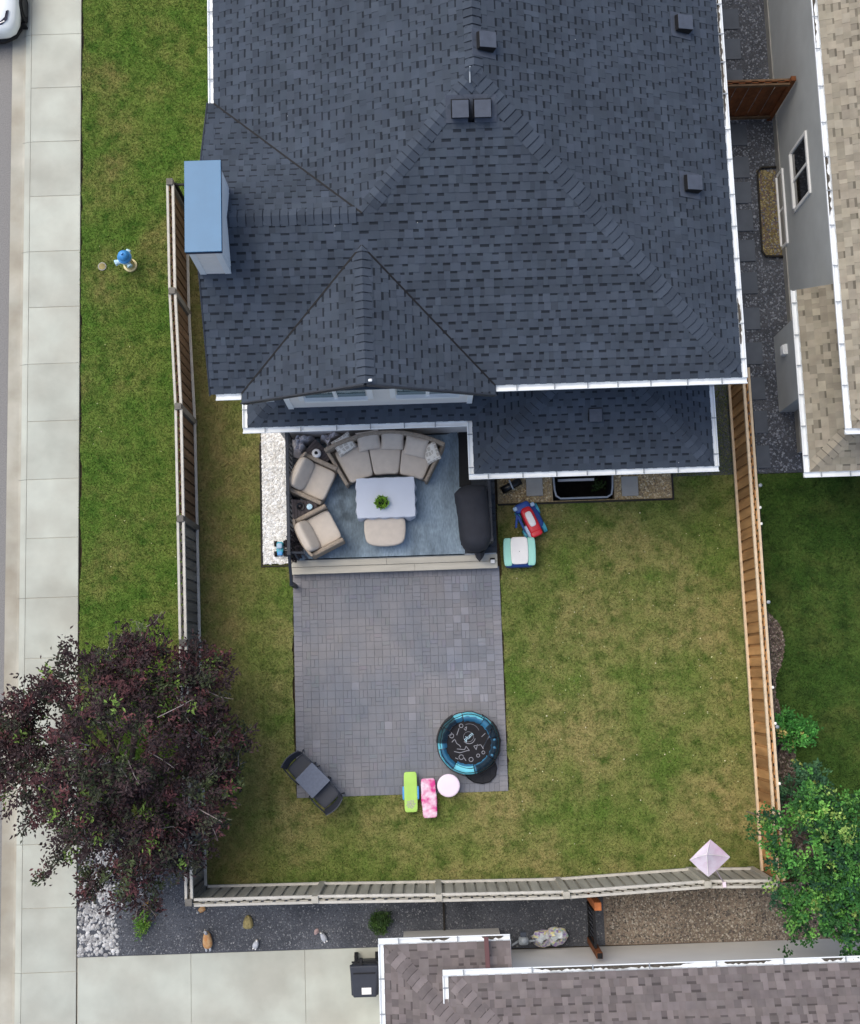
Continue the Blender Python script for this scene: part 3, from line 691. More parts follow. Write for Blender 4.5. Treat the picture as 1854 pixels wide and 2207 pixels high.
# chimney: white lap-sided chase with a blue metal cap
cz = 7.5; ca = P(397,347,cz); cb_ = P(478,541,cz); cx0, cx1, cy0, cy1 = ca.x, cb_.x, cb_.y, ca.y
chim = MB().box(cx0+.04,cx1-.04,cy0+.04,cy1-.04,5.6,cz-.05).build('chimney', MATS['white_trim'], house)
B(cx0,cx1,cy0,cy1,cz-.035,cz).build('chimney_cap', MATS['chimney_blue'], chim, bevel=.004)
q = MB(); q.box(cx0+.005,cx1-.005,cy0+.003,cy1-.003,cz-.11,cz-.037); q.build('cap_flange', MATS['navy'], chim)
for i in range(9): B(cx0+.13,cx1-.13,cy0+.03,cy0+.039,5.95+i*.155,5.95+i*.155+.15).build('siding_board', MATS['siding_cream'], chim, bevel=.003)
for s in (0, 1): B((cx0+.035,cx1-.135)[s],(cx0+.135,cx1-.035)[s],cy0+.022,cy0+.04,5.7,cz-.12).build('corner_board', MATS['white_metal'], chim)
q = MB()
for i in range(10): q.box(cx1-.041,cx1-.033,cy0+.14,cy1-.14,5.95+i*.155,5.95+i*.155+.148)
q.build('siding_boards_east', MATS['white_trim'], chim)
# roof vents
def roof_z(x, y): return ZE+SLP*min(y-ys, x1-x, x-x0)
def vent(px, py, face, z=None, size=.30):
    zz = z or 6.5
    for _ in range(6):
        p = P(px, py, zz+.1); zz = z or roof_z(p.x, p.y)
    up = {'e': (-1,0), 's': (0,1), 'w': (1,0)}[face]; n = Vector((-SLP*up[0],-SLP*up[1],1)).normalized(); uu = Vector((up[0],up[1],SLP)).normalized(); vv = uu.cross(n)
    Mx = Matrix((( vv.x,uu.x,n.x,p.x),(vv.y,uu.y,n.y,p.y),(vv.z,uu.z,n.z,zz),(0,0,0,1)))
    a = MB(); a.M = Mx; a.box(-size*.78,size*.78,-size*.72,size*.72,.012,.024); f = a.build('roof_vent', MATS['vent'], roof)
    a = MB(); a.M = Mx; h = size/2
    a.add([(-h,-h,.05),(h,-h,.05),(h,h,.05),(-h,h,.05),(-h*.9,-h*.9,.2),(h*.9,-h*.9,.2),(h*.9,h*.9,.13),(-h*.9,h*.9,.13)], [(0,3,2,1),(4,5,6,7),(0,1,5,4),(1,2,6,5),(2,3,7,6),(3,0,4,7)])
    a.mi = [1,0,1,1,1,1]; a.build('vent_hood', [MATS['vent'], MATS['black']], f, bevel=.006)
    a = MB(); a.M = Mx; a.box(-h*.82,h*.82,-h*.86,h*.82,.02,.1); a.build('vent_throat', MATS['black'], f)
vent(992,228,'s'); vent(1040,227,'s'); vent(1042,88,'e'); vent(1468,50,'e'); vent(1488,395,'e')
vent(1283,888,'s', z=3.42, size=.27)
pz = P(1013,150,zp+.1)
q = MB(); q.tube([(pz.x,pz.y-.16,zp-.02),(pz.x,pz.y,zp+.04),(pz.x,pz.y+.02,zp+.16)], .012, 6); q.build('lightning_rod', MATS['galvanised'], roof)
p = P(798,819,gz+.05); MB().pill((p.x,p.y,gz+.03),(.07,.05,.04),3,4).build('ridge_clip', MATS['white_metal'], roof, smooth=True)

# ------------------------------------------------------------------ neighbour house on the right
nb = thing('neighbour_house', 'grey-sided neighbour house with tan shingle roof on the right edge', 'house', (10, 10, 0))
nz, nx, ny_ = 4.3, 7.86, 4.18
rn = Roof(nb, 'shingle_tan', .6, [.8,.9,.96,1.0,1.04,1.09], band=.5, gapt=.88)
NX1 = 17.8; nh = (NX1-nx)/2
rn.plane([[(nx,ny_),(nx+nh,ny_+nh),(nx+nh,24),(nx,24)]], (nx,0,nz), (1,0), SLP)
rn.plane([[(nx,ny_),(NX1,ny_),(nx+nh,ny_+nh)]], (0,ny_,nz), (0,1), SLP)
rn.plane([[(NX1,ny_),(NX1,24),(nx+nh,24),(nx+nh,ny_+nh)]], (NX1,0,nz), (-1,0), SLP)
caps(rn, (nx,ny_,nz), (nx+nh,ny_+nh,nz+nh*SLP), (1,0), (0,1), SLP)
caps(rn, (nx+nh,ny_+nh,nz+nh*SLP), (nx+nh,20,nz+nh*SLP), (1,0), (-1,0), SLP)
bz, bx, by_ = 2.75, 7.54, 3.64
rn.plane([[(bx,by_),(bx+.75,by_+.75),(bx+.75,7.32),(bx,7.32)]], (bx,0,bz), (1,0), SLP)
rn.plane([[(bx,by_),(16,by_),(16,by_+.75),(bx+.75,by_+.75)]], (0,by_,bz), (0,1), SLP)
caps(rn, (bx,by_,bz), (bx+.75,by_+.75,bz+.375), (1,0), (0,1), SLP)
rn.finish(300)
nw = MB().box(8.22,17.4,4.5,24,0,nz-.03).build('wall', MATS['siding_grey'], nb)
MB().box(7.86,8.21,5.42,7.12,0,bz-.02).build('bay_wall', MATS['siding_grey'], nb)
q = MB(); q.box(nx+.02,8.2,4.5,24,nz-.1,nz-.06); q.box(nx+.02,17,ny_+.02,4.48,nz-.1,nz-.06); q.box(bx+.02,7.85,by_+.02,7.3,bz-.1,bz-.06); q.box(7.87,8.2,by_+.02,5.4,bz-.1,bz-.06); q.box(8.22,16,by_+.02,4.48,bz-.1,bz-.06); q.build('soffit', MATS['soffit'], nb)
for z in (.25,): B(8.19,8.215,4.5,24,0,z).build('foundation', MATS['slab_light'], nb)
gutter(nb, [(nx,24),(nx,ny_)], nz, -1, hang=.75); gutter(nb, [(nx-.1,ny_),(17,ny_)], nz, -1)
gutter(nb, [(bx,7.32),(bx,by_)], bz, -1); gutter(nb, [(bx-.1,by_),(16,by_)], bz, -1)
def west_window(y0_, y1_, z0_, z1_, x, name='window'):
    q = MB(); t = .07; X = x-.03
    q.box(X-.01,x,y0_-t,y0_,z0_-t,z1_+t); q.box(X-.01,x,y1_,y1_+t,z0_-t,z1_+t); q.box(X-.04,x,y0_,y1_,z0_-t,z0_); q.box(X-.01,x,y0_,y1_,z1_,z1_+t); f = q.build(name, MATS['white_trim'], nb)
    ym = (y0_+y1_)/2; B(X-.004,x,ym-.03,ym+.03,z0_,z1_).build('mullion', MATS['white_trim'], f)
    for a, b in ((y0_+.02,ym-.03),(ym+.03,y1_-.02)): B(x-.015,x-.002,a,b,z0_+.02,z1_-.02).build('pane', MATS['dark_glass'], f)
def zwall(px, py, x):
    z = 1.0
    for _ in range(30):
        p = P(px, py, z); z += (p.x-x)*3.0
    return p
a = zwall(1706,330,8.22); b = zwall(1716,455,8.22); c_ = zwall(1736,280,8.22)
west_window(min(b.y,a.y)+.05, max(b.y,a.y)-.05, a.z+.05, c_.z, 8.22)
west_window(9.2, 10.8, .04, .34, 8.22)
p = zwall(1694,755,7.86); v = MB().box(7.80,7.86,p.y-.11,p.y+.11,p.z-.1,p.z+.12).build('wall_vent', MATS['white_trim'], nb)
for i in range(4): B(7.765,7.80,p.y-.10,p.y+.10,p.z-.09+i*.05,p.z-.06+i*.05).build('louvre', MATS['white_metal'], v)
# ------------------------------------------------------------------ house to the south
sh = thing('south_house', 'southern neighbour house with mottled brown roof and pale wall at the bottom edge', 'house', (5, -9, 0))
rs = Roof(sh, 'shingle_brown', .65, [.84,.92,.98,1.0,1.05,1.13], band=.5, gapt=.86)
sz, sx, sy = 3.35, .15, -5.42
rs.plane([[(sx,sy),(sx+5,sy-5),(16,sy-5),(16,sy)]], (0,sy,sz), (0,-1), SLP)
rs.plane([[(sx,sy),(sx,sy-10),(sx+5,sy-5)]], (sx,0,sz), (1,0), SLP)
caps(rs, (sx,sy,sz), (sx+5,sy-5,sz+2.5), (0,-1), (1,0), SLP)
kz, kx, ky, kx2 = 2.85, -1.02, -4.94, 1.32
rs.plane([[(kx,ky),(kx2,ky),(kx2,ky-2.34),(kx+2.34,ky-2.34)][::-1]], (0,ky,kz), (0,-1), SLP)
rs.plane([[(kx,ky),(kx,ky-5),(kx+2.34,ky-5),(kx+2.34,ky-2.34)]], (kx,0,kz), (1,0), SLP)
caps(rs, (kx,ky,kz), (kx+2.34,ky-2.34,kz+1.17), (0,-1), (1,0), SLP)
sroof = rs.finish(300)
q = MB(); q.box(.5,16,-12,-5.74,0,sz-.03); q.build('wall', MATS['siding_warm'], sh)
q = MB(); q.box(-.72,.49,-12,-5.3,0,kz-.02); q.box(.49,1.25,-5.73,-5.3,0,kz-.02); q.build('garage_wall', MATS['siding_warm'], sh)
q = MB(); q.box(sx+.02,16,sy-.32,sy-.02,sz-.1,sz-.06); q.box(kx+.02,kx2-.02,ky-.36,ky-.02,kz-.1,kz-.06); q.box(kx+.02,-.74,ky-6,ky-.37,kz-.1,kz-.06); q.build('soffit', MATS['soffit'], sh)
gutter(sh, [(sx-.1,sy),(16,sy)], sz, 1, hang=1.1); gutter(sh, [(sx,sy-8),(sx,sy)], sz, 1)
gutter(sh, [(kx-.1,ky),(kx2,ky)], kz, 1, hang=1.0); gutter(sh, [(kx,ky-6),(kx,ky)], kz, 1)
q = MB(); a = P(1048,2020,2.95); b = P(1052,2086,3.25); q.bar((a.x,a.y,2.96),(b.x,b.y,3.28),.085,.06); q.build('downspout', MATS['brown_metal'], sh, bevel=.01)
B(kx2-.02,kx2+.01,ky-.55,ky,kz-.12,kz-.0).build('rake_board', MATS['white_metal'], sh)

# wet leaf litter and grit lying in the neighbours' gutters
def litter(house, pts, z, wd, seed):
    rr_ = random.Random(seed)
    for (xa,ya),(xb,yb_) in pts:
        a = Vector((xa,ya,z)); d = Vector((xb-xa,yb_-ya,0)); Ln = d.length; d.normalize(); nn = Vector((-d.y,d.x,0)); q = MB(); t = 0.0; vs = []
        while t <= Ln: k = rr_.uniform(.35,1.0)*min(1, 6*t/Ln+.1, 6*(Ln-t)/Ln+.1); vs += [a+d*t-nn*wd*.5, a+d*t+nn*wd*(k-.5)+Vector((0,0,rr_.uniform(.004,.016)))]; t += .05
        q.add(vs, [(2*i,2*i+2,2*i+3,2*i+1) for i in range(len(vs)//2-1)]); q.build('gutter_litter', MATS['litter'], house)
litter(sh, [((4.6,sy+.045),(1.6,sy+.045)),((6.0,sy+.045),(5.1,sy+.045)),((7.3,sy+.045),(6.9,sy+.045))], sz-.038, .07, 3)
litter(sh, [((1.2,ky+.045),(.75,ky+.045)),((.2,ky+.045),(-.35,ky+.045))], kz-.038, .06, 5)
litter(nb, [((nx-.05,15.5),(nx-.05,11.5)),((nx-.05,9.6),(nx-.05,8.2))], nz-.038, .07, 7)
litter(house, [((5.672,12.8),(5.672,9.6)),((5.672,6.4),(5.672,5.5))], ZE-.048, .05, 9)

# ------------------------------------------------------------------ fences
def fence(label, pts, zt, mats, rails=(1,1), posts=True, postmat=None, pitch=.115, railw=.05, skip=0):
    """pts: xy along the line; boards alternate sides of the middle; rails sandwich them top and bottom"""
    f = thing('fence', label, 'fence', (pts[0][0], pts[0][1], 0))
    for k, ((xa,ya),(xb,yb2)) in enumerate(zip(pts[:-1], pts[1:])):
        a = Vector((xa,ya,0)); b = Vector((xb,yb2,0)); d = (b-a); Ln = d.length; d.normalize(); nrm = Vector((-d.y,d.x,0))
        bm = mats['board'][min(k, len(mats['board'])-1)]; i = 0; e_ = .05 if posts else 0; nB = max(2, round((Ln-2*e_)/pitch)); nB += nB % 2; pi_ = (Ln-2*e_)/nB; t = e_
        while i < nB:
            q = MB(); c = a+d*(t+pi_/2)+nrm*(.019 if i % 2 else -.019); h = zt-.03+U(-.012,.006); tw = U(-.004,.004)
            q.bar((c.x,c.y,.04),(c.x,c.y,h),.168 if abs(d.x) > .5 else .019, .019 if abs(d.x) > .5 else .168)
            q.build('board', MATS[bm], f); t += pi_; i += 1
        for s in (-1, 1):
            for z, nm in ((zt-.045,'top_rail'),(.22,'bottom_rail')):
                o1 = nrm*(s*(.031+railw/2)); wob = U(-.008,.008)
                MB().bar(a+d*e_+o1+Vector((0,0,z+wob)), b-d*e_+o1+Vector((0,0,z)), railw, .07).build(nm, MATS[mats['rail']], f, bevel=.004)
    if posts:
        for x, y in pts[skip:]:
            MB().box(x-.068,x+.068,y-.068,y+.068,0,zt+.035).build('post', MATS[postmat or mats['post']], f, bevel=.006)
    return f
ZF = 1.72
lp = [(P(x,y,ZF).x, P(x,y,ZF).y) for x, y in ((366,392),(371,627),(384,876),(389,1118),(394,1385),(400,1660),(407,1945))]
fence('long weathered wooden fence on the left beside the green verge', lp, ZF, dict(board=['wood_brown','wood_brown','wood_brown','wood_weathered'], rail='wood_rail_pale', post='wood_weathered'))
bp2 = [(P(x,y,ZF).x, P(x,y,ZF).y) for x, y in ((412,1946),(679,1939),(946,1935),(1221,1929),(1526,1906),(1668,1905))]
fence('grey alternating-board wooden fence across the bottom of the yard', bp2, ZF, dict(board=['wood_grey'], rail='wood_rail_pale', post='wood_grey'), skip=1)
ZR = 1.44
rp2 = [(6.80,y) for y in (6.1,3.6,1.2,-1.3,-4.3)]
rfence = fence('orange cedar fence with tan rails along the right of the yard', rp2, ZR, dict(board=['wood_cedar'], rail='wood_tan', post='wood_cedar'), posts=False, railw=.05)
for x, y in rp2[1:4]:
    MB().lathe([(.03,0),(.03,ZR),(.036,ZR),(.036,ZR+.05),(.0,ZR+.065)], (x+.12,y,0), 10).build('steel_post', MATS['galvanised'], rfence, smooth=True)
# cedar gate panel between the houses
gp = P(1690,174,1.8); gd = thing('passage_gate', 'reddish-brown wooden gate closing the passage between the two houses', 'gate', (7.3, gp.y, 0))
i = 0; x = 5.3
while x < 8.02:
    B(x,x+.135,gp.y-.01+(.012 if i%2 else -.012),gp.y+.01+(.012 if i%2 else -.012),.05,1.78).build('board', MATS['wood_red'], gd); x += .14; i += 1
for z in (1.72,.2):
    for s in (-1, 1): B(5.25,8.08,gp.y+s*.05-.019,gp.y+s*.05+.019,z-.045,z+.045).build('rail', MATS['wood_brown'], gd)
MB().box(8.06,8.16,gp.y-.05,gp.y+.05,0,1.9).build('post', MATS['wood_red'], gd)
# black iron gate beside the chimney
ip = P(382,396,1.6); ig = thing('iron_gate', 'black iron side gate between the left fence and the house', 'gate', (-4.3, ip.y, 0))
q = MB(); q.bar((lp[0][0]+.1,ip.y,1.55),(-3.2,ip.y,1.55),.04,.04); q.bar((lp[0][0]+.1,ip.y,.15),(-3.2,ip.y,.15),.04,.04); q.bar((lp[0][0]+.1,ip.y,0),(lp[0][0]+.1,ip.y,1.6),.05,.05); q.bar((lp[0][0]+.1,ip.y,.2),(-3.2,ip.y,1.5),.03,.03); q.build('frame', MATS['black'], ig)
x = lp[0][0]+.25
while x < -3.2: MB().bar((x,ip.y,.15),(x,ip.y,1.55),.016,.016).build('picket', MATS['black'], ig); x += .14

# ------------------------------------------------------------------ deck
DZ = .34
deck = thing('deck', 'low wooden deck with dark boards and two pale edge planks', 'deck', (-.7, 3.8, 0))
y = 2.50; 
while y < 5.1: B(-2.93,1.52,y+.003,min(y+.137,5.13)-.003,DZ-.035,DZ).build('deck_board', MATS['deck'], deck); y += .14
B(-2.9,1.49,2.5,5.1,0,DZ-.04).build('skirt', MATS['deck'], deck)
e0, e1 = P(628,1237,DZ-.06), P(1072,1219,DZ-.06)
for i in range(2):
    ya = 2.485-.155*(i+1); xm = -.85+i*.6
    for a, b in ((-2.89,xm-.003),(xm+.003,1.52)): B(a,b,ya+.003,ya+.150,DZ-.075-.02*i,DZ-.035-.02*i).build('edge_plank', MATS['plank'], deck, bevel=.004)
B(-2.88,1.5,2.19,2.47,0,DZ-.1).build('step_riser', MATS['plank'], deck)
B(-2.6,1.5,2.475,2.498,DZ-.03,DZ+.012).build('edge_strip', MATS['galvanised'], deck)
rg = [(P(x,y,DZ+.01).x,P(x,y,DZ+.01).y) for x,y in ((985,928),(1004,1040),(1000,1062),(1002,1196),(640,1208))]+[(-2.66,2.53),(-2.66,5.1),(.52,5.1)]
tag(MB().prism(rg, DZ+.002, DZ+.012).build('outdoor_rug', MATS['rug']), 'blue-grey outdoor rug covering most of the deck', 'rug')
tag(MB().prism([(P(x,y,DZ).x,P(x,y,DZ).y) for x,y in ((990,1050),(1016,1050),(1014,920),(988,920))], DZ+.002, DZ+.02).build('black_strip', MATS['black']), 'narrow flat black strip on the deck between rug and house wall', 'mat')  # flat black strip added over the deck boards beside the rug
def railing(label, x, ya, yb, zt, m, step=.105, nm='railing'):
    r = thing(nm, label, 'railing', (x, ya, DZ)); 
    B(x-.035,x+.035,ya,yb,zt-.05,zt).build('top_rail', MATS[m], r, bevel=.008); B(x-.02,x+.02,ya,yb,DZ+.08,DZ+.12).build('bottom_rail', MATS[m], r)
    for y in (ya+.04, (ya+yb)/2, yb-.04): B(x-.04,x+.04,y-.04,y+.04,.0,zt+.02).build('post', MATS[m], r, bevel=.006)
    y = ya+.12
    while y < yb-.08: MB().bar((x,y,DZ+.1),(x,y,zt-.04),.02,.02).build('baluster', MATS[m], r); y += step
    return r
ra = railing('black metal railing with balusters along the left side of the deck', -2.83, 2.5, 5.1, 1.22, 'dark_metal')
MB().bar((-2.83,2.52,1.18),(-2.83,1.92,.82),.06,.05).build('stair_rail', MATS['dark_metal'], ra, bevel=.008)
MB().box(-2.87,-2.79,1.9,1.98,0,.84).build('stair_post', MATS['dark_metal'], ra, bevel=.006)
railing('dark grey railing behind the covered barbecue on the right of the deck', 1.36, 2.65, 4.15, 1.2, 'dark_metal')
p = P(1062,1206,.4); t = thing('deck_light', 'small white square light on the right end of the deck planks', 'lamp', (p.x,p.y,DZ-.04))
B(p.x-.05,p.x+.05,p.y-.04,p.y+.04,DZ-.035,DZ+.02).build('base', MATS['black'], t); B(p.x-.045,p.x+.045,p.y-.075,p.y-.0,DZ+.02,DZ+.05).build('lens', MATS['toy_white'], t, bevel=.006)

# ------------------------------------------------------------------ patio furniture on the deck
FZ = DZ+.012
sc_c = P(841,1200,FZ+.45); SCX, SCY = sc_c.x, sc_c.y
def pol(r, a, z): return (SCX+r*math.sin(a), SCY+r*math.cos(a), z)      # angle from +Y clockwise
A0, A1 = R(-30.0), R(28.0)
def arcslab(q, r0, r1, a0, a1, z0, z1, n=18):
    vs = []
    for i in range(n+1):
        a = a0+(a1-a0)*i/n
        vs += [pol(r0,a,z0), pol(r1,a,z0), pol(r1,a,z1), pol(r0,a,z1)]
    fs = [(0,1,2,3), tuple(4*n+j for j in (3,2,1,0))]
    for i in range(n): fs += [(4*i+j, 4*i+4+j, 4*i+4+(j+1)%4, 4*i+(j+1)%4) for j in range(4)]
    return q.add(vs, fs)
sofa = thing('curved_sofa', 'curved beige outdoor sofa with three seat cushions under the deck eave', 'sofa', (SCX, SCY+2.2, FZ))
q = arcslab(MB(), 1.80, 2.62, A0, A1, FZ+.06, FZ+.28); q.build('base_frame', MATS['wicker'], sofa, bevel=.015)
q = arcslab(MB(), 2.56, 2.645, A0, A1, FZ+.26, FZ+.76); q.build('back_frame', MATS['wicker'], sofa, bevel=.025)
for a, s in ((A0,1),(A1,-1)):
    q = MB(); aa = a+s*.018; u = Vector(pol(1.76,aa,FZ+.29)); v = Vector(pol(2.6,aa,FZ+.31)); q.bar(u, v, .075, .5); q.build('arm', MATS['wicker'], sofa, bevel=.03)
for i in range(3):
    a0 = A0+.055+(A1-A0-.11)*i/3+.004; a1 = A0+.055+(A1-A0-.11)*(i+1)/3-.004
    q = MB(); q.pill((0,0,0), (2,2,2), 9, 10, fn=lambda v: pol(2.155+v[1]*.385, (a0+a1)/2+v[0]*(a1-a0)/2, FZ+.36+v[2]*.085+.012*(1-v[0]**2)*(1-v[1]**2)*(1 if v[2] > 0 else 0)))
    q.build('seat_cushion', MATS['cushion'], sofa, smooth=True)
for px, py, wx, wy, ti in ((795,950,.50,.44,1.05),(846,949,.50,.44,1.05),(897,963,.50,.46,.95)):
    p = P(px,py,FZ+.58); a = math.atan2(p.x-SCX, p.y-SCY); q = MB(); q.M = TR(p.x,p.y,FZ+.60,-a) @ Matrix.Rotation(ti*.52,4,'X'); q.pillow(wx,wy,.19,12,.42); q.build('back_cushion', MATS['cushion'], sofa, smooth=True)
for px, py, w_, h_, rz, rx, lb in ((742,958,.44,.40,R(32),.55,'tan lattice-print throw pillow at the left end of the curved sofa'),(930,976,.42,.40,R(-72),.75,'tan lattice-print throw pillow at the right end of the curved sofa')):
    p = P(px,py,FZ+.58); q = MB(); q.pillow(w_,h_,.15,12,.45); o = q.build('throw_pillow', MATS['pillow_print'], smooth=True); o.matrix_world = TR(p.x,p.y,FZ+.60,rz,rx); tag(o, lb, 'pillow', 'throw pillows on the sofa')

def armchair(label, px, py, heading):
    p = P(px,py,FZ+.45); t = thing('armchair', label, 'armchair', (0,0,0), 'beige patio armchairs')
    # local: +x is the front
    B(-.36,.38,-.37,.37,.06,.28).build('base_frame', MATS['wicker'], t, bevel=.02)
    for s in (-1, 1): MB().box(-.36,.40,s*.40-.045,s*.40+.045,.06,.60).build('arm', MATS['wicker'], t, bevel=.03)
    q = MB(); n = 12; vs = []
    for i in range(n+1):
        yy = -.44+.88*i/n; xx = -.43+.07*(yy/.44)**2
        vs += [(xx,yy,.06),(xx+.06,yy,.06),(xx+.06,yy,.74),(xx,yy,.74)]
    fs = [(0,3,2,1), tuple(4*n+j for j in range(4))]+[(4*i+j, 4*i+(j+1)%4, 4*i+4+(j+1)%4, 4*i+4+j) for i in range(n) for j in range(4)]
    q.add(vs, fs); q.build('back_frame', MATS['wicker'], t, bevel=.02)
    MB().pill((.07,0,.37),(.66,.68,.17),8,10).build('seat_cushion', MATS['cushion'], t, smooth=True)
    q = MB(); q.M = TR(-.24,0,.60) @ Matrix.Rotation(R(-34),4,'Y'); q.pill((0,0,0),(.19,.68,.42),4.5,10); q.build('back_cushion', MATS['cushion'], t, smooth=True)
    for a in (-.3,.32):
        for b in (-.36,.36): B(a-.03,a+.03,b-.03,b+.03,0,.07).build('foot', MATS['black'], t)
    t.location = (p.x,p.y,FZ); t.rotation_euler = (0,0,heading)
armchair('beige cushioned armchair beside the dark corner table, nearer the sofa', 674, 1033, R(-25-1))
armchair('beige cushioned armchair nearest the deck steps', 686, 1146, R(27-1))

def slat_table(label, pts, z, gdir):
    P3 = [P(x,y,z) for x,y in pts]; c = sum(P3, Vector())/len(P3); t = thing('side_table', label, 'table', (c.x,c.y,FZ), 'dark slatted side tables')
    poly = [(p.x,p.y) for p in P3]; ar = sum(poly[i-1][0]*poly[i][1]-poly[i][0]*poly[i-1][1] for i in range(len(poly)))
    if ar < 0: poly = poly[::-1]
    dx, dy = math.cos(gdir), math.sin(gdir); u = -1.0
    while u < 1.0:
        o = (c.x-dy*u, c.y+dx*u); w2 = .062; r = [(o[0]+dx*a-dy*b, o[1]+dy*a+dx*b) for a, b in ((-1,0),(1,0),(1,w2),(-1,w2))]; r = clip(r, poly)
        if len(r) > 2: MB().prism(r, z-.03, z).build('slat', MATS['table_dark'], t)
        u += .068
    for p in P3: q_ = p+(c-p)*.14; B(q_.x-.025,q_.x+.025,q_.y-.025,q_.y+.025,FZ,z-.03).build('leg', MATS['table_dark'], t)
    inn = [(c.x+(a-c.x)*.9, c.y+(b-c.y)*.9) for a, b in poly]; MB().prism(inn, z-.1, z-.032).build('apron', MATS['table_dark'], t)
TZ = FZ+.48
slat_table('dark slatted wedge table in the corner holding a white lantern', [(679,946),(715,982),(701,1005),(649,983)], TZ, R(38))
slat_table('dark slatted side table between the two armchairs', [(628,1076),(683,1081),(685,1102),(631,1122)], TZ, R(92))
p = P(682,977,TZ+.1); t = thing('lantern', 'round white lantern with dark centre on the corner side table', 'lantern', (p.x,p.y,TZ))
MB().lathe([(.06,0),(.095,.03),(.10,.09),(.085,.13),(.045,.15),(.04,.145)], (p.x,p.y,TZ), 20).build('shade', MATS['toy_white'], t, smooth=True); MB().lathe([(.034,.14),(.034,.17),(.02,.175)], (p.x,p.y,TZ), 14).build('chimney', MATS['black'], t)
p = P(648,1092,TZ); t = thing('black_bowl', 'round black bowl on the side table between the armchairs', 'bowl', (p.x,p.y,TZ))
MB().lathe([(.05,0),(.085,.035),(.088,.04),(.078,.04),(.045,.012)], (p.x,p.y,TZ), 20).build('bowl', MATS['black_gloss'], t, smooth=True); MB().pill((p.x-.01,p.y+.01,TZ+.03),(.06,.05,.05),3,5).build('content', MATS['table_dark'], t, smooth=True)
p = P(668,1093,TZ); t = thing('candle', 'pale mint round candle on the side table between the armchairs', 'candle', (p.x,p.y,TZ))
MB().lathe([(.055,0),(.062,.01),(.062,.07),(.055,.075),(.01,.072)], (p.x,p.y,TZ), 20).build('wax', MATS['hydrant_pale'], t, smooth=True); MB().bar((p.x,p.y,TZ+.07),(p.x,p.y,TZ+.085),.006,.006).build('wick', MATS['black'], t)

def crumple(name, pts, z0, h, m, label, cat, seed=0, n=26):
    """heap of cloth: ragged domed sheet with sharp folds"""
    P3 = [P(x,y,z0+h*.4) for x,y in pts]; c = sum(P3, Vector())/len(P3); vs = []; fs = []; K = len(P3)
    rings = 9; seg = 56
    for r in range(rings+1):
        for s in range(seg):
            t = s/seg*K; i = int(t); f = t-i; e = P3[i % K].lerp(P3[(i+1) % K], f)
            k = r/rings; x = c.x+(e.x-c.x)*k; y = c.y+(e.y-c.y)*k
            nz_ = abs(noise.noise(Vector((x*5,y*5,seed))))*.9+abs(noise.noise(Vector((x*11,y*11,seed+4))))*.5
            z = z0+h*max(0,(1-k**3))*(.55+nz_*.9)
            vs.append((x+.05*noise.noise(Vector((x*6,y*6,9+seed))), y+.05*noise.noise(Vector((x*6,y*6,19+seed))), z))
    for r in range(rings): fs += [(r*seg+s, (r+1)*seg+s, (r+1)*seg+(s+1)%seg, r*seg+(s+1)%seg) for s in range(seg)]
    return tag(MB().add(vs, fs).build(name, MATS[m]), label, cat)
crumple('furniture_cover', [(626,945),(640,934),(672,932),(673,945),(655,957),(660,968),(650,984),(631,982)], FZ, .85, 'cloth_grey', 'crumpled grey furniture cover heaped in the corner by the railing', 'cover', 1)
crumple('furniture_cover', [(685,936),(735,926),(742,936),(715,950),(716,968),(706,974),(700,956),(688,950)], FZ, .70, 'cloth_grey', 'crumpled grey furniture cover bunched behind the left sofa arm', 'cover', 5)
# covered table, plant, ottoman
ct = [P(x,y,FZ+.56) for x,y in ((768.6,1032.5),(892,1031.5),(892,1112),(769,1112))]; cc = sum(ct, Vector())/4
t = thing('covered_table', 'low rectangular table draped with a white cloth in the middle of the rug', 'table', (cc.x,cc.y,FZ))
ax0, ax1, ay0, ay1 = ct[0].x, ct[1].x, ct[2].y, ct[0].y
q = MB(); vs = []; prof = [(1.0,FZ+.565,0),(1.004,FZ+.558,.012),(1.0,FZ+.50,.018),(1.0,FZ+.28,.03)]
per = []
n1, n2 = 22, 15
for i in range(n1): per.append((ax0+(ax1-ax0)*i/n1, ay0, 0,-1))
for i in range(n2): per.append((ax1, ay0+(ay1-ay0)*i/n2, 1,0))
for i in range(n1): per.append((ax1-(ax1-ax0)*i/n1, ay1, 0,1))
for i in range(n2): per.append((ax0, ay1-(ay1-ay0)*i/n2, -1,0))
K = len(per)
for j, (f, z, o) in enumerate(prof):
    for i, (x, y, a, b) in enumerate(per):
        wv = o*(1+.9*math.sin(i*1.35)*(j/3)); cut = -.10*(1 if (j == 3 and i > K*.25 and i < K*.36) else 0)
        vs.append((x+a*wv, y+b*wv, z+cut))
fs = [tuple(range(K))]+[(j*K+i, (j+1)*K+i, (j+1)*K+(i+1)%K, j*K+(i+1)%K) for j in range(3) for i in range(K)]
q.add(vs, fs); q.build('tablecloth', MATS['cloth_white'], t)
B(ax0+.03,ax1-.03,ay0+.03,ay1-.03,FZ+.48,FZ+.555).build('table_top', MATS['table_dark'], t)
for a in (ax0+.08,ax1-.08):
    for b in (ay0+.08,ay1-.08): B(a-.03,a+.03,b-.03,b+.03,FZ,FZ+.48).build('leg', MATS['table_dark'], t)
p = P(823,1083,FZ+.62); t = thing('potted_plant', 'small round potted green succulent on the white cloth table', 'plant', (p.x,p.y,FZ+.567))
MB().lathe([(.09,0),(.125,.09),(.13,.1),(.115,.1),(.11,.085),(.0,.085)], (p.x,p.y,FZ+.567), 22).build('pot', MATS['black'], t, smooth=True)
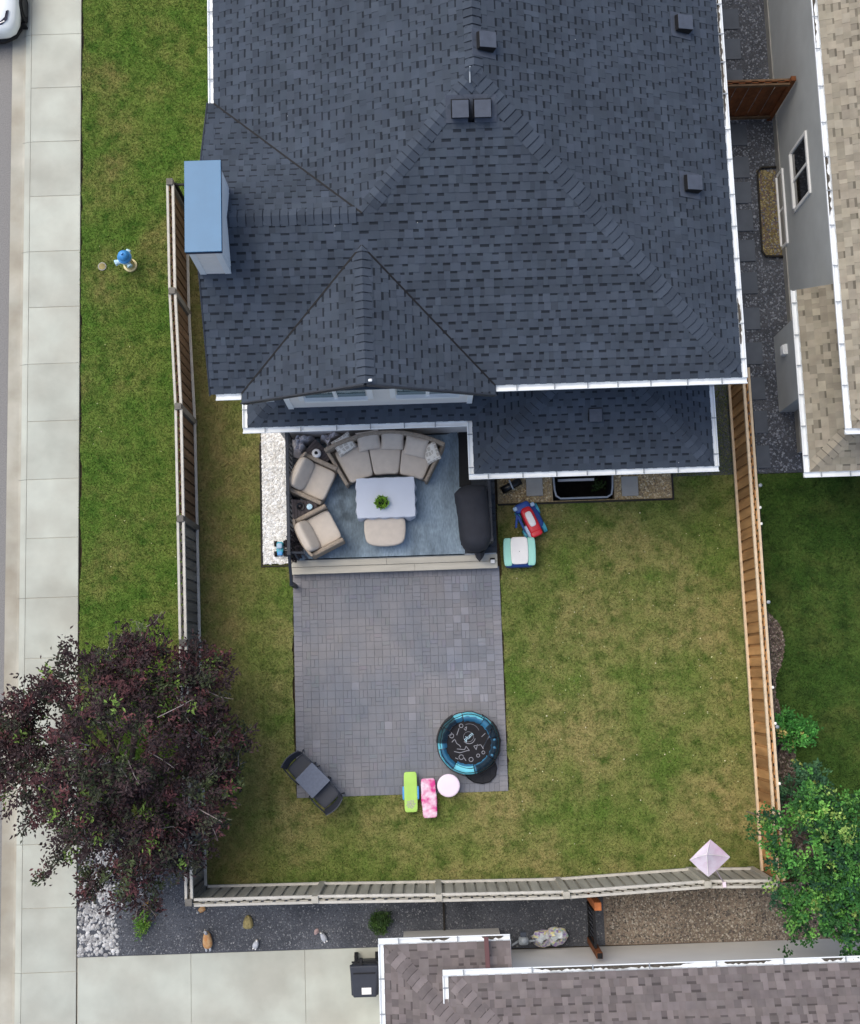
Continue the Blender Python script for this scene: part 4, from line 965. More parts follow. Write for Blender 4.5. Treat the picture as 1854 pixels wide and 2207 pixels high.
def leaf(q, p, d, ln, wd, col, up=None):
    """folded pointed leaf from p along d"""
    d = Vector(d).normalized(); s_ = d.cross(up or Vector((U(-.5,.5),U(-.5,.5),1))); s_ = s_.normalized() if s_.length > 1e-4 else d.orthogonal(); n_ = s_.cross(d); p = Vector(p)
    q.add([p, p+d*ln*.45+s_*wd*.5+n_*wd*.12, p+d*ln-n_*ln*.12, p+d*ln*.45-s_*wd*.5+n_*wd*.12], [(0,1,2),(0,2,3)], c=col)
q = MB()
for i in range(170):
    a = U(0,6.28); r = .105*math.sqrt(U(0,1)); e = r/.105; f = U(.7,1.35)
    leaf(q, (p.x+r*math.cos(a),p.y+r*math.sin(a),FZ+.64), (math.cos(a)*e, math.sin(a)*e, 1.1-e*.6), U(.05,.085), U(.025,.045), (f*1.05,f,f*.8))
q.build('foliage', MATS['leaf_green'], t)
oc = P(830,1143,FZ+.4); t = thing('ottoman', 'beige cushioned ottoman tucked against the white cloth table', 'ottoman', (oc.x,oc.y,FZ))
B(oc.x-.40,oc.x+.40,oc.y-.2,oc.y+.26,FZ+.05,FZ+.27).build('base_frame', MATS['wicker'], t, bevel=.03)
q = MB(); q.pill((0,0,0),(2,2,2),6,12,fn=lambda v: (oc.x+v[0]*(.44-.04*max(0,-v[1])), oc.y+.0+v[1]*.28-(.055*(1-v[0]**2) if v[1] < 0 else 0)*abs(v[1]), FZ+.34+v[2]*.085)); q.build('seat_cushion', MATS['cushion'], t, smooth=True)
for a in (-.34,.34):
    for b in (-.15,.2): B(oc.x+a-.025,oc.x+a+.025,oc.y+b-.025,oc.y+b+.025,FZ,FZ+.06).build('foot', MATS['black'], t)
# covered barbecue
zb = FZ+.75
out = [P(x,y,zb) for x,y in ((979,1064),(990,1052),(1005,1046),(1030,1044),(1047,1047),(1052,1075),(1056,1110),(1059,1140),(1059,1165),(1050,1183),(1035,1190),(1015,1189),(1002,1182),(993,1165),(989,1140),(987,1110),(983,1085))]
cB = sum(out, Vector())/len(out); t = thing('covered_barbecue', 'barbecue under a fitted black cover at the right side of the deck', 'barbecue', (cB.x,cB.y,FZ))
K = len(out); vs = []; sub = 3; ring = []
for i in range(K):
    for s in range(sub): ring.append(out[i].lerp(out[(i+1)%K], s/sub))
K = len(ring)
for k, z in ((.93,FZ+.03),(.95,FZ+.3),(1.0,FZ+.72),(.985,FZ+.83),(.93,FZ+.93),(.8,FZ+1.02),(.6,FZ+1.08),(.35,FZ+1.11),(.08,FZ+1.12)):
    for i, p in enumerate(ring):
        fold = 1+.018*math.sin(i*1.9)*(1 if z < FZ+.7 else .25); x = cB.x+(p.x-cB.x)*k*fold; y = cB.y+(p.y-cB.y)*(k if k > .9 else k*.5+.45)*fold if k > .9 else cB.y+(p.y-cB.y)*(.93*(k/.93)**.55)
        vs.append((x, y, z+.01*noise.noise(Vector((x*7,y*7,z)))))
fs = [(j*K+i, j*K+(i+1)%K, (j+1)*K+(i+1)%K, (j+1)*K+i) for j in range(8) for i in range(K)]+[tuple(8*K+i for i in range(K))]
MB().add(vs, fs).build('cover', MATS['bbq_cover'], t, smooth=True)
tl = [P(x,y,FZ+.55) for x,y in ((1024,1186),(1046,1186),(1044,1196),(1036,1207),(1028,1198))]; cT = sum(tl, Vector())/5
q = MB(); q.add([(p.x,p.y,FZ+.5) for p in tl]+[(cT.x,cT.y+.02,FZ+.62)]+[(p.x,p.y,FZ+.1) for p in tl], [(i,(i+1)%5,5) for i in range(5)]+[(6+i,6+(i+1)%5,(i+1)%5,i) for i in range(5)]); q.build('cover_flap', MATS['bbq_cover'], t)
for a in (-.2,.2):
    for b in (-.45,.45): MB().lathe([(.05,0),(.05,.05)], (cB.x+a,cB.y+b,FZ-.0), 12).build('caster', MATS['black'], t)
# dark leafy plant in the railing corner
p = P(636,1178,FZ+.3); t = thing('dark_plant', 'dark purple-black leafy potted plant in the front railing corner', 'plant', (p.x,p.y,FZ))
MB().lathe([(.09,0),(.12,.2),(.11,.2),(.0,.18)], (p.x,p.y,FZ), 16).build('pot', MATS['black'], t, smooth=True); q = MB()
for i in range(420):
    a = U(0,6.28); r = .22*math.sqrt(U(0,1)); z = FZ+U(.15,.5); f = U(.6,1.5)
    leaf(q, (p.x+r*math.cos(a)*.7-.02,p.y+r*math.sin(a)*1.35,z), (math.cos(a),math.sin(a),U(-.2,.9)), U(.05,.1), U(.02,.04), (.02*f,.016*f,.02*f))
q.build('foliage', MATS['leaf'], t)
p = P(656,1188,FZ); q = MB(); q.pill((p.x,p.y,FZ+.03),(.05,.11,.05),3,5); tag(q.build('glove', MATS['toy_white'], smooth=True), 'small white cloth scrap on the rug by the dark plant', 'cloth')
p = P(640,1193,1.2); q = MB()
q.bar((p.x-.14,p.y+.03,1.15),(p.x+.14,p.y+.02,1.1),.05,.03); q.bar((p.x+.08,p.y+.05,1.12),(p.x+.2,p.y-.1,1.0),.045,.03); q.bar((p.x-.05,p.y+.0,1.12),(p.x+.02,p.y-.12,1.0),.04,.03)
tag(q.build('string_clamp', MATS['dark_metal'], bevel=.008), 'dark metal bracket arm fixed on the front railing corner', 'bracket')

# ------------------------------------------------------------------ things by the back wall
rim = [(HX0,4.24),(HX0+.02,3.85),(HX0+.05,3.72),(HX0+.14,3.66),(HX1-.14,3.66),(HX1-.05,3.72),(HX1-.02,3.85),(HX1,4.24)]
wl = thing('window_well', 'dark basement window well with grey metal rim behind the house', 'window well', (3.47,3.95,0))
q = MB(); vs = [(x,y,.05) for x,y in rim]+[(x,y,-1.0) for x,y in rim]; q.add(vs, [(i,i+1,9+i,8+i) for i in range(7)]); q.build('liner', MATS['dark_metal'], wl)
MB().tube([(x,y,.06) for x,y in rim], .022, 8).build('rim', MATS['galvanised'], wl, smooth=True)
MB().sheet([(HX0-.1,3.5),(HX1+.1,3.5),(HX1+.1,4.4),(HX0-.1,4.4)], -.95).build('floor', MATS['well_dark'], wl)
B(HX0+.15,HX1-.35,4.10,4.15,-.42,-.36).build('window_sill', MATS['white_trim'], wl); B(HX0+.1,HX1-.3,4.17,4.195,-.9,-.4).build('window', MATS['dark_glass'], wl)
q = MB()
for i in range(70): leaf(q, (U(3.75,4.0),U(3.9,4.1),U(-.6,-.3)), (U(-1,1),U(-1,1),U(0,1)), .09, .04, (.03,.06,.015))
q.build('weed', MATS['leaf'], wl)
for k, x in ((0,1152),(1,1358)):
    p = P(x,1050,.05); tag(B(p.x-.18,p.x+.18,p.y-.19,p.y+.24,.01,.06).build('concrete_slab', MATS['slab_light'], bevel=.008), 'square concrete slab on pebbles %s of the window well' % ('left','right')[k], 'slab')
a, b = P(1082,1058,.15), P(1122,1036,.15); t = thing('black_pipe', 'short black drain pipe section leaning in the pebble bed', 'pipe', (a.x,a.y,0))
MB().tube([a+Vector((0,0,.0)), a.lerp(b,.5), b], .085, 16).build('pipe_body', MATS['black_gloss'], t, smooth=True)
q = MB(); m_ = a.lerp(b,.45); q.bar(m_+Vector((-.03,.12,.13)), m_+Vector((.05,-.08,.1)), .03, .02); q.build('clip', MATS['galvanised'], t)

# ------------------------------------------------------------------ toys
# red ride-on toy
p0, p1 = P(1131,1092,.3), P(1160,1152,.3); md = p0.lerp(p1,.5); hd = math.atan2(p1.y-p0.y, p1.x-p0.x); T = TR(md.x,md.y,0,hd)
t = thing('ride_on_toy', 'red, white and blue plastic ride-on toy standing by the mint table', 'toy', (md.x,md.y,0))
def loc(q): q.M = T; return q
loc(MB()).pill((-.06,.06,.16),(.62,.36,.2),4,8).build('chassis', MATS['toy_blue'], t, smooth=True)
loc(MB()).pill((0.02,-.02,.34),(.68,.27,.20),4,10).build('body', MATS['toy_red'], t, smooth=True)
loc(MB()).pill((-.03,-.02,.44),(.34,.15,.07),4,8).build('seat', MATS['toy_white'], t, smooth=True)
loc(MB()).pill((.30,-.03,.38),(.14,.26,.14),4,8).build('front_panel', MATS['toy_red'], t, smooth=True)
loc(MB()).pill((.2,-.17,.3),(.3,.09,.16),4,8).build('side_panel', MATS['toy_paleblue'], t, smooth=True)
loc(MB()).pill((-.34,-.06,.3),(.2,.36,.2),4,8).build('rear_box', MATS['toy_blue'], t, smooth=True)
for x, y in ((-.36,-.22),(-.30,.16)): loc(MB()).pill((x,y,.38),(.09,.09,.1),4,6).build('knob', MATS['toy_paleblue'], t, smooth=True)
loc(MB()).bar((-.25,-.22,.3),(.0,-.36,.22),.05,.05).build('handle', MATS['toy_blue'], t, bevel=.015)
loc(MB()).bar((-.22,-.22,.28),(.26,-.2,.2),.06,.06).build('strut', MATS['toy_blue'], t, bevel=.015)
for x, y in ((-.2,.23),(.22,.2),(-.2,-.2),(.22,-.22)):
    q = loc(MB()); q.tube([(x,y-.04,.12),(x,y+.04,.12)], .12, 16); w_ = q.build('wheel', MATS['toy_teal'], t, smooth=False); loc(MB()).tube([(x,y-.045,.12),(x,y+.045,.12)], .05, 10).build('hub', MATS['toy_paleblue'], w_)
# mint and white play table
c0 = P(1120,1188,.42); t = thing('play_table', 'mint green and white lidded play table on the grass beside the deck', 'play table', (c0.x,c0.y,0))
q = MB(); q.pill((c0.x,c0.y-.03,.2),(.62,.6,.34),8,8); q.build('tub', MATS['toy_blue'], t, smooth=True)
for s in (-1, 1):
    q = MB(); q.pill((0,0,0),(2,2,2),7,10,fn=lambda v: (c0.x+s*(.245+.015*(1-v[1]**2))+v[0]*.085, c0.y-.01+v[1]*.30, .40+v[2]*.045)); q.build('bench_wing', MATS['toy_mint'], t, smooth=True)
q = MB(); q.pill((0,0,0),(2,2,2),8,10,fn=lambda v: (c0.x-.005+v[0]*(.175+.012*(1-v[1]**2)), c0.y+.01+v[1]*.29, .455+v[2]*.03)); q.build('lid', MATS['toy_white'], t, smooth=True)
MB().lathe([(.008,0),(.008,.004)], (c0.x-.01,c0.y-.01,.486), 8).build('lid_hole', MATS['dark_metal'], t)
for a in (-.25,.25):
    for b in (-.22,.22): B(c0.x+a-.03,c0.x+a+.03,c0.y+b-.03,c0.y+b+.03,0,.3).build('leg', MATS['toy_blue'], t)
# blue toy truck on the white stones
p = P(603,1182,.2); t = thing('toy_truck', 'small turquoise toy truck on the white stones by the railing', 'toy', (p.x,p.y,0))
MB().pill((p.x,p.y+.02,.13),(.15,.26,.12),5,6).build('body', MATS['toy_teal'], t, smooth=True); MB().pill((p.x,p.y+.05,.21),(.12,.12,.08),4,6).build('cab', MATS['toy_paleblue'], t, smooth=True); MB().pill((p.x,p.y-.1,.15),(.12,.1,.08),5,6).build('bed', MATS['hydrant_blue'], t, smooth=True)
for a in (-.1,.1):
    for b in (-.1,.12): MB().tube([(p.x+a-.03,p.y+b,.06),(p.x+a+.03,p.y+b,.06)], .06, 12).build('wheel', MATS['rubber'], t)
# trampoline
tc_ = P(1010,1602,.3); tx, ty_ = tc_.x, tc_.y
t = thing('trampoline', 'small round children\'s trampoline with black mat and turquoise padding', 'trampoline', (tx,ty_,0))
for i in range(6):
    a = i*math.pi/3+.3; MB().tube([(tx+.58*math.cos(a),ty_+.58*math.sin(a),.02),(tx+.58*math.cos(a),ty_+.58*math.sin(a),.27)], .018, 8).build('leg', MATS['dark_metal'], t)
MB().tube([(tx+.6*math.cos(i*math.pi/16),ty_+.6*math.sin(i*math.pi/16),.28) for i in range(32)], .02, 8, True).build('frame_ring', MATS['dark_metal'], t, smooth=True)
mt = MB().lathe([(.47,.262),(.485,.27),(.47,.275),(.0,.272)], (tx,ty_,0), 40).build('jump_mat', MATS['tramp_mat'], t)
for i in range(8):                                        # padding sections: folded blue inside, bright outside
    a0 = i*math.pi/4+.2; a1 = a0+math.pi/4-.03; q = MB(); vs = []; n = 8
    dr_ = (0,.0,.02,.0,.03,-.02,.0,.02)[i]; lift = (0.02,.05,.0,.03,.05,.0,.02,.04)[i]
    for j in range(n+1):
        a = a0+(a1-a0)*j/n; w_ = .008*math.sin(j*2.1+i)
        for r_, z in ((.455+dr_+w_,.275),(.50+dr_,.315+lift),(.56+w_,.33+lift),(.62+w_,.315),(.645,.27),(.64,.2)): vs.append((tx+r_*math.cos(a), ty_+r_*math.sin(a), z))
    fs = [(j*6+k, j*6+k+1, j*6+7+k, j*6+6+k) for j in range(n) for k in range(5)]
    q.add(vs, fs)
    for j in range(len(fs)):
        k = j % 5
        q.mi[j] = (1 if k >= 2 else 0) if i in (1,2,3) else (1 if i == 5 and k >= 1 else (1 if k >= 3 else 0))
    q.build('padding', [MATS['tramp_blue'], MATS['tramp_cyan']], t, smooth=True)
# printing on the mat
q = MB(); zt_ = .2765
def ring(cx, cy, r, wd, a0=0, a1=6.2832, n=26):
    vs = []
    for i in range(n+1):
        a = a0+(a1-a0)*i/n; vs += [(cx+(r-wd)*math.cos(a),cy+(r-wd)*math.sin(a),zt_),(cx+r*math.cos(a),cy+r*math.sin(a),zt_)]
    q.add(vs, [(2*i,2*i+1,2*i+3,2*i+2) for i in range(n)])
def stroke(pts, wd=.012):
    for (xa,ya),(xb,yb_) in zip(pts[:-1],pts[1:]):
        d = Vector((xb-xa,yb_-ya,0)).normalized(); nn = Vector((-d.y,d.x,0))*wd/2; q.add([(xa-nn.x,ya-nn.y,zt_),(xb-nn.x,yb_-nn.y,zt_),(xb+nn.x,yb_+nn.y,zt_),(xa+nn.x,ya+nn.y,zt_)],[(0,1,2,3)])
k_ = 100*1764/180*100/100
D = lambda x, y: (tx+((930+x/9.8)-1010)/101, ty_-((1510+y/9.8)-1602)/101)
lx, ly2 = D(790,770); ring(lx, ly2, .108, .006); ring(lx+.01, ly2-.015, .135, .014, R(215), R(350)); ring(lx+.02, ly2+.05, .22, .006, R(20), R(110))
for x, y, r in ((645,540,.045),(1015,440,.045),(440,740,.05),(400,690,.05),(825,1235,.05),(975,1160,.04),(1085,1100,.038),(625,1180,.055),(1110,440,.02)): a, b = D(x,y); ring(a, b, r, .013, n=14)
for s in ([(600,590),(545,730)],[(720,590),(760,560),(740,640),(700,600)],[(460,560),(400,640),(440,670)],[(440,870),(500,810),(540,900),(600,940),(620,980)],[(480,1060),(600,1090),(760,1050),(800,1055),(730,960),(700,1030),(540,1010)],[(890,960),(1040,940),(1090,1030)],[(890,960),(940,1040),(970,930)],[(1080,1000),(1150,880),(1230,760),(1270,620)],[(1060,780),(1140,710)],[(660,1160),(720,1260)],[(500,1190),(560,1220)],[(320,720),(360,660),(360,740)],[(760,370),(900,350)]): stroke([D(*p) for p in s], .014)
q.build('mat_print', MATS['print_grey'], mt)
fc = bpy.data.curves.new('logo', 'FONT'); fc.body = 'plum'; fc.size = .115; fc.align_x = 'CENTER'; fc.align_y = 'CENTER'; fc.extrude = .0004
fo = bpy.data.objects.new('logo_text', fc); C.objects.link(fo); fo.data.materials.append(MATS['hydrant_pale']); fo.location = (lx, ly2, zt_+.001); fo.rotation_euler = (0,0,R(38)); fo.parent = mt
# slack safety net: low skirt hanging round the rim plus a flap spilled on the pavers
q = MB(); vs = []; n = 60
for j in range(n+1):
    a = R(-75)+(R(115))*j/n
    for r_, z in ((.47,.34),(.55,.40+.05*math.sin(j*.7)),(.63,.36+.03*math.sin(j*1.1)),(.675+.015*math.sin(j*.5),.2),(.69,.06)): vs.append((tx+r_*math.cos(a), ty_+r_*math.sin(a), z))
q.add(vs, [(j*5+k, j*5+k+1, j*5+6+k, j*5+5+k) for j in range(n) for k in range(4)]); q.build('net', MATS['netting'], t)
q = MB(); vs = []
for j in range(26):
    a = R(118)+(R(60))*j/25
    for r_, z in ((.45,.33),(.53,.39+.03*math.sin(j)),(.62,.37),(.67,.2),(.68,.05)): vs.append((tx+r_*math.cos(a), ty_+r_*math.sin(a), z))
q.add(vs, [(j*5+k, j*5+k+1, j*5+6+k, j*5+5+k) for j in range(25) for k in range(4)]); q.build('net', MATS['netting'], t)
fl = [P(x,y,.06) for x,y in ((992,1655),(1010,1678),(1022,1686),(1040,1689),(1056,1685),(1068,1672),(1071,1655),(1066,1640),(1060,1632))]
tp = [P(x,y,.34) for x,y in ((985,1648),(995,1652),(1005,1655),(1015,1655),(1026,1653),(1036,1649),(1044,1643),(1050,1637),(1054,1630))]
q = MB(); vs = []
for i in range(9):
    for j in range(7): f = j/6; v = tp[i].lerp(fl[i], f); v.z += .05*math.sin(i*2.2+f*3)*f*(1-f)*2; vs.append(v)
q.add(vs, [(i*7+j, i*7+j+1, i*7+8+j, i*7+7+j) for i in range(8) for j in range(6)]); q.build('net_flap', MATS['netting'], t)
MB().tube([tp[0]]+fl+[tp[8]], .011, 6).build('net_hem', MATS['black'], t, smooth=True)
for a in (R(-35), R(150), R(60)): MB().tube([(tx+.66*math.cos(a),ty_+.66*math.sin(a),.02),(tx+.64*math.cos(a),ty_+.64*math.sin(a),.4)], .014, 8).build('net_pole', MATS['black'], t)
for r0_, z0_, sd2 in ((.655,.40,1),(.60,.43,5)):
    MB().tube([(tx+(r0_+.035*noise.noise(Vector((math.cos(i*.2)*2,math.sin(i*.2)*2,sd2))))*math.cos(i*math.pi/24), ty_+(r0_+.035*noise.noise(Vector((math.cos(i*.2)*2,math.sin(i*.2)*2,sd2))))*math.sin(i*math.pi/24), z0_+.05*noise.noise(Vector((i*.3,sd2,0)))) for i in range(48)], .008, 5, True).build('net_cord', MATS['black'], t, smooth=True)
MB().tube([(*D(1270,620),.36),(*D(1180,800),.40),(*D(1090,990),.38)], .012, 6).build('net_strap', MATS['dark_metal'], t)
# kids' loungers and stool
def kid_lounger(label, x0_, x1_, y0_, y1_, rz, top, side, m_extra):
    a, b = P(x0_,y0_,.2), P(x1_,y1_,.2); c = a.lerp(b,.5); w_ = abs(b.x-a.x); h_ = abs(a.y-b.y); Tm = TR(c.x,c.y,0,rz); t = thing('kids_lounger', label, 'lounger', (c.x,c.y,0), 'children\'s loungers')
    def L_(): q = MB(); q.M = Tm; return q
    bk = L_().pill((0,0,.20),(w_,h_,.06),9,10).build('pad', MATS[top], t, smooth=True)
    for s in (-1, 1):
        L_().pill((s*(w_/2+(.01 if side != top else -.015)),-.02,.185),(.055,h_*.34,.07),4,6).build('armrest', MATS[side], t, smooth=True)
        for y_ in (-h_*.36, h_*.36): L_().box(s*w_*.38-.015,s*w_*.38+.015,y_-.015,y_+.015,0,.18).build('leg', MATS[side], t)
    return t, L_, w_, h_, bk
t, L_, w_, h_, bk = kid_lounger('lime green children\'s lounger with blue armrests at the patio edge', 870,901,1664,1750, 0, 'toy_green', 'hydrant_blue', None)
q = L_()
for i in range(26):
    a = i*2.4; r_ = .09*math.sqrt(i/26); q.lathe([(.014,.2315),(.012,.2325)], (r_*math.cos(a),-h_*.30+r_*math.sin(a),0), 8)
q.build('printed_badge', MATS['print_mauve'], bk)
kid_lounger('pink printed children\'s lounger between the green lounger and the round stool', 908,942,1678,1762, R(2), 'pink_print', 'toy_red' if False else 'pink_print', None)
p = P(967,1693,.3); t = thing('round_stool', 'round pinkish-white stool at the patio edge beside the trampoline', 'stool', (p.x,p.y,0))
MB().lathe([(.0,.285),(.2,.285),(.232,.295),(.238,.315),(.232,.33),(.2,.333),(.0,.333)], (p.x,p.y,0), 36).build('seat', MATS['toy_pinkwhite'], t, smooth=True)
for i in range(4):
    a = i*math.pi/2+.6; MB().tube([(p.x+.14*math.cos(a),p.y+.14*math.sin(a),.29),(p.x+.19*math.cos(a),p.y+.19*math.sin(a),0)], .018, 8).build('leg', MATS['toy_pinkwhite'], t)
# dark bistro set: table with two chairs
def at_(px, py, z): v = P(px,py,z); return (v.x,v.y)
tb = [at_(x,y,.7) for x,y in ((672.6,1643),(712,1682),(674,1721),(636,1681))]; cx_ = sum(p[0] for p in tb)/4; cy_ = sum(p[1] for p in tb)/4
t = thing('bistro_table', 'square charcoal bistro table at the lower left corner of the patio', 'table', (cx_,cy_,0))
MB().prism(tb, .685, .71).build('table_top', MATS['bistro_top'], t, bevel=.008)
for p in tb: a = cx_+(p[0]-cx_)*.85; b = cy_+(p[1]-cy_)*.85; MB().bar((a,b,0),(a,b,.685),.03,.03).build('leg', MATS['dark_metal'], t)
def bistro_chair(label, px, py, heading):
    p = P(px,py,.45); t = thing('bistro_chair', label, 'chair', (0,0,0), 'charcoal bistro chairs')
    MB().pill((.02,0,.42),(.46,.46,.05),7,8).build('seat', MATS['bin'], t, smooth=True)
    q = MB(); vs = []; n = 10
    for i in range(n+1):
        y_ = -.23+.46*i/n; xb = -.24+.05*(y_/.23)**2
        vs += [(xb,y_,.44),(xb-.10,y_,.86),(xb-.12,y_,.86),(xb-.03,y_,.44)]
    q.add(vs, [(4*i+j,4*i+(j+1)%4,4*i+4+(j+1)%4,4*i+4+j) for i in range(n) for j in range(4)]+[(0,3,2,1),tuple(4*n+j for j in range(4))]); q.build('backrest', MATS['bin'], t)
    for s in (-1, 1):
        MB().tube([(-.26,s*.24,.66),(0,s*.26,.65),(.2,s*.25,.63),(.22,s*.25,0)], .014, 8).build('arm', MATS['dark_metal'], t, smooth=True)
        MB().tube([(-.3,s*.23,.84),(-.22,s*.23,.44),(-.26,s*.24,0)], .014, 8).build('rear_leg', MATS['dark_metal'], t, smooth=True)
    t.location = (p.x,p.y,0); t.rotation_euler = (0,0,heading)
bistro_chair('charcoal bistro chair on the upper left side of the square table', 650, 1656, R(-47))
bistro_chair('charcoal bistro chair on the lower right side of the square table, half on grass', 702, 1712, R(133))
# tilted pink parasol clamped to the fence
tz_ = 2.0; cor = [P(1531,1810,tz_-.02), P(1573,1847,tz_-.10), P(1527,1889,tz_-.08), P(1487,1853,tz_+.0)]; ap = P(1524,1841,tz_+.14); ft = P(1561,1904,ZF)
t = thing('kids_parasol', 'small square pale pink parasol tilted above the bottom right fence', 'parasol', (ft.x,ft.y,1.9))
for i in range(4):
    a, b = cor[i], cor[(i+1)%4]; q = MB(); n = 6; vs = []
    for j in range(n+1):
        for k in range(n+1-j):
            u, v = j/n, k/n; w0 = 1-u-v; pnt = ap*w0+a*u+b*v; pnt.z -= .05*4*u*v*0 + .03*math.sin(math.pi*w0); mid = (a+b)/2; pnt += (ap-mid)*(-.05*4*u*v*(1-w0)-.12*max(0,max(u,v)-.8)); vs.append(pnt)
    idx = {}; c = 0
    for j in range(n+1):
        for k in range(n+1-j): idx[(j,k)] = c; c += 1
    fs = []
    for j in range(n):
        for k in range(n-j):
            fs.append((idx[(j,k)],idx[(j+1,k)],idx[(j,k+1)]))
            if j+k < n-1: fs.append((idx[(j+1,k)],idx[(j+1,k+1)],idx[(j,k+1)]))
    q.add(vs, fs); q.build('canopy_panel', MATS['umbrella'], t, smooth=True)
    MB().tube([ap-Vector((0,0,.012)), a-Vector((0,0,.012))], .006, 6).build('rib', MATS['toy_white'], t)
MB().tube([ap+Vector((0,0,.03)), ap-Vector((0,0,.12)), ft], .012, 8).build('pole', MATS['toy_pinkwhite'], t, smooth=True)
B(ft.x-.03,ft.x+.03,ft.y-.07,ft.y+.03,ZF-.1,ZF+.03).build('clamp', MATS['toy_pinkwhite'], t)

# ------------------------------------------------------------------ front verge: hydrant, valve cover, car
p = P(282,573,0); hx, hy = p.x, p.y
t = thing('fire_hydrant', 'fire hydrant with blue bonnet and cream body on the green verge', 'hydrant', (hx,hy,0))
MB().lathe([(.15,0),(.15,.05),(.11,.055),(.105,.52),(.12,.55)], (hx,hy,0), 24).build('barrel', MATS['hydrant_cream'], t, smooth=False)
MB().lathe([(.13,.55),(.15,.56),(.15,.6),(.13,.61),(.12,.68),(.09,.74),(.05,.77)], (hx,hy,0), 24).build('bonnet', MATS['hydrant_blue'], t, smooth=True)
MB().lathe([(.155,.53),(.155,.555)], (hx,hy,0), 24).build('flange', MATS['hydrant_pale'], t)
MB().lathe([(.028,.76),(.028,.82),(.02,.825)], (hx,hy,0), 6).build('operating_nut', MATS['hydrant_blue'], t)
for a, r_, z, l_2 in ((R(200),.06,.44,.21),(R(70),.05,.46,.17),(R(300),.05,.46,.17)):
    d = Vector((math.cos(a),math.sin(a),0)); nz_ = MB().tube([Vector((hx,hy,z))+d*.08, Vector((hx,hy,z))+d*l_2], r_, 14).build('nozzle', MATS['hydrant_pale'], t)
    MB().tube([Vector((hx,hy,z))+d*l_2, Vector((hx,hy,z))+d*(l_2+.04)], r_*1.2, 8).build('nozzle_cap', MATS['hydrant_pale'], nz_)
p = P(221,575,0); t = thing('valve_cover', 'round weathered valve cover set in the verge beside the hydrant', 'valve cover', (p.x,p.y,0))
MB().lathe([(.095,-.02),(.095,.025),(.085,.03)], (p.x,p.y,0), 22).build('ring', MATS['slab_light'], t); MB().lathe([(.075,.028),(.072,.036)], (p.x,p.y,0), 22).build('lid', MATS['stone_olive'], t)
# white car, nose towards the viewer's bottom
ce = P(37,60,.62); fx = P(10,80,.4); cxx = ce.x-.90; yf = P(0,82,.35).y
t = thing('parked_car', 'white car with its nose just inside the upper left corner', 'car', (cxx,yf+2.2,-.1))
G0 = -.1
def loft(sections, m, name, parent, smooth=True, cap=True):
    q = MB(); vs = []; n = len(sections[0])
    for s in sections: vs += s
    fs = [(i*n+j, i*n+(j+1)%n, (i+1)*n+(j+1)%n, (i+1)*n+j) for i in range(len(sections)-1) for j in range(n)]
    if cap: fs += [tuple(range(n-1,-1,-1)), tuple((len(sections)-1)*n+j for j in range(n))]
    return q.add(vs, fs).build(name, m, parent, smooth)
def carsec(y, hw_, zb_, zt2, rnd=4, n=28):
    s = []
    for j in range(n):
        a = 2*math.pi*j/n; ca_, sa_ = math.cos(a), math.sin(a); s.append((cxx+hw_*math.copysign(abs(ca_)**(2/rnd), ca_), yf+y, (zb_+zt2)/2+(zt2-zb_)/2*math.copysign(abs(sa_)**(2/rnd), sa_)+G0))
    return s
loft([carsec(*a) for a in ((0,.55,.42,.62),(.03,.68,.34,.70),(.12,.80,.28,.77),(.3,.875,.25,.83),(.6,.91,.24,.90),(1.2,.92,.24,.97),(1.6,.92,.24,1.0),(3.3,.92,.24,1.02),(4.1,.90,.28,1.02),(4.4,.82,.36,.95),(4.5,.7,.45,.8))], MATS['car_white'], 'body', t)
loft([carsec(*a,rnd=4) for a in ((-.015,.5,.2,.33),(.1,.74,.18,.33),(.3,.86,.17,.3))], MATS['black'], 'lower_bumper', t)
loft([carsec(*a,rnd=3.2) for a in ((1.25,.74,.9,1.0),(1.9,.70,.92,1.42),(2.6,.68,.92,1.5),(3.4,.68,.92,1.48),(4.1,.70,.9,1.2),(4.3,.72,.9,1.0))], MATS['dark_glass'], 'cabin_glass', t)
loft([carsec(*a,rnd=3.2) for a in ((1.95,.6,1.41,1.46),(2.6,.62,1.48,1.53),(3.4,.62,1.46,1.51),(3.7,.6,1.36,1.42))], MATS['car_white'], 'roof_panel', t)
for s in (-1, 1):
    q = MB(); hp = [(.40,.10,.72),(.58,.14,.755),(.70,.24,.79),(.745,.42,.86),(.70,.40,.865),(.66,.28,.825),(.55,.20,.79),(.40,.16,.765)]
    q.add([(cxx+s*x,yf+y,z+G0+.016) for x,y,z in hp]+[(cxx+s*x,yf+y+.03,z+G0-.05) for x,y,z in hp], [tuple(range(8))]+[(i,(i+1)%8,8+(i+1)%8,8+i) for i in range(8)]); h_l = q.build('headlight', MATS['lamp_glass'], t)
    MB().bar((cxx+s*.46,yf+.145,.775+G0),(cxx+s*.64,yf+.21,.795+G0),.03,.02).build('lamp_strip', MATS['toy_white'], h_l)
for yy_ in (.80, 3.5):
    for s in (-1, 1):
        w_ = MB().tube([(cxx+s*.72,yf+yy_,.32+G0),(cxx+s*.93,yf+yy_,.32+G0)], .325, 24).build('wheel', MATS['rubber'], t); MB().lathe([(.2,0),(.21,.02),(.05,.01)], (0,0,0), 16).build('rim', MATS['rim'], w_).matrix_local = TR(cxx+s*.925,yf+yy_,.32+G0) @ Matrix.Rotation(s*math.pi/2,4,'Y')
MB().box(cxx+.5,cxx+.93,yf+.40,yf+.44,.08+G0,.3+G0).build('mud_flap', MATS['black'], t)

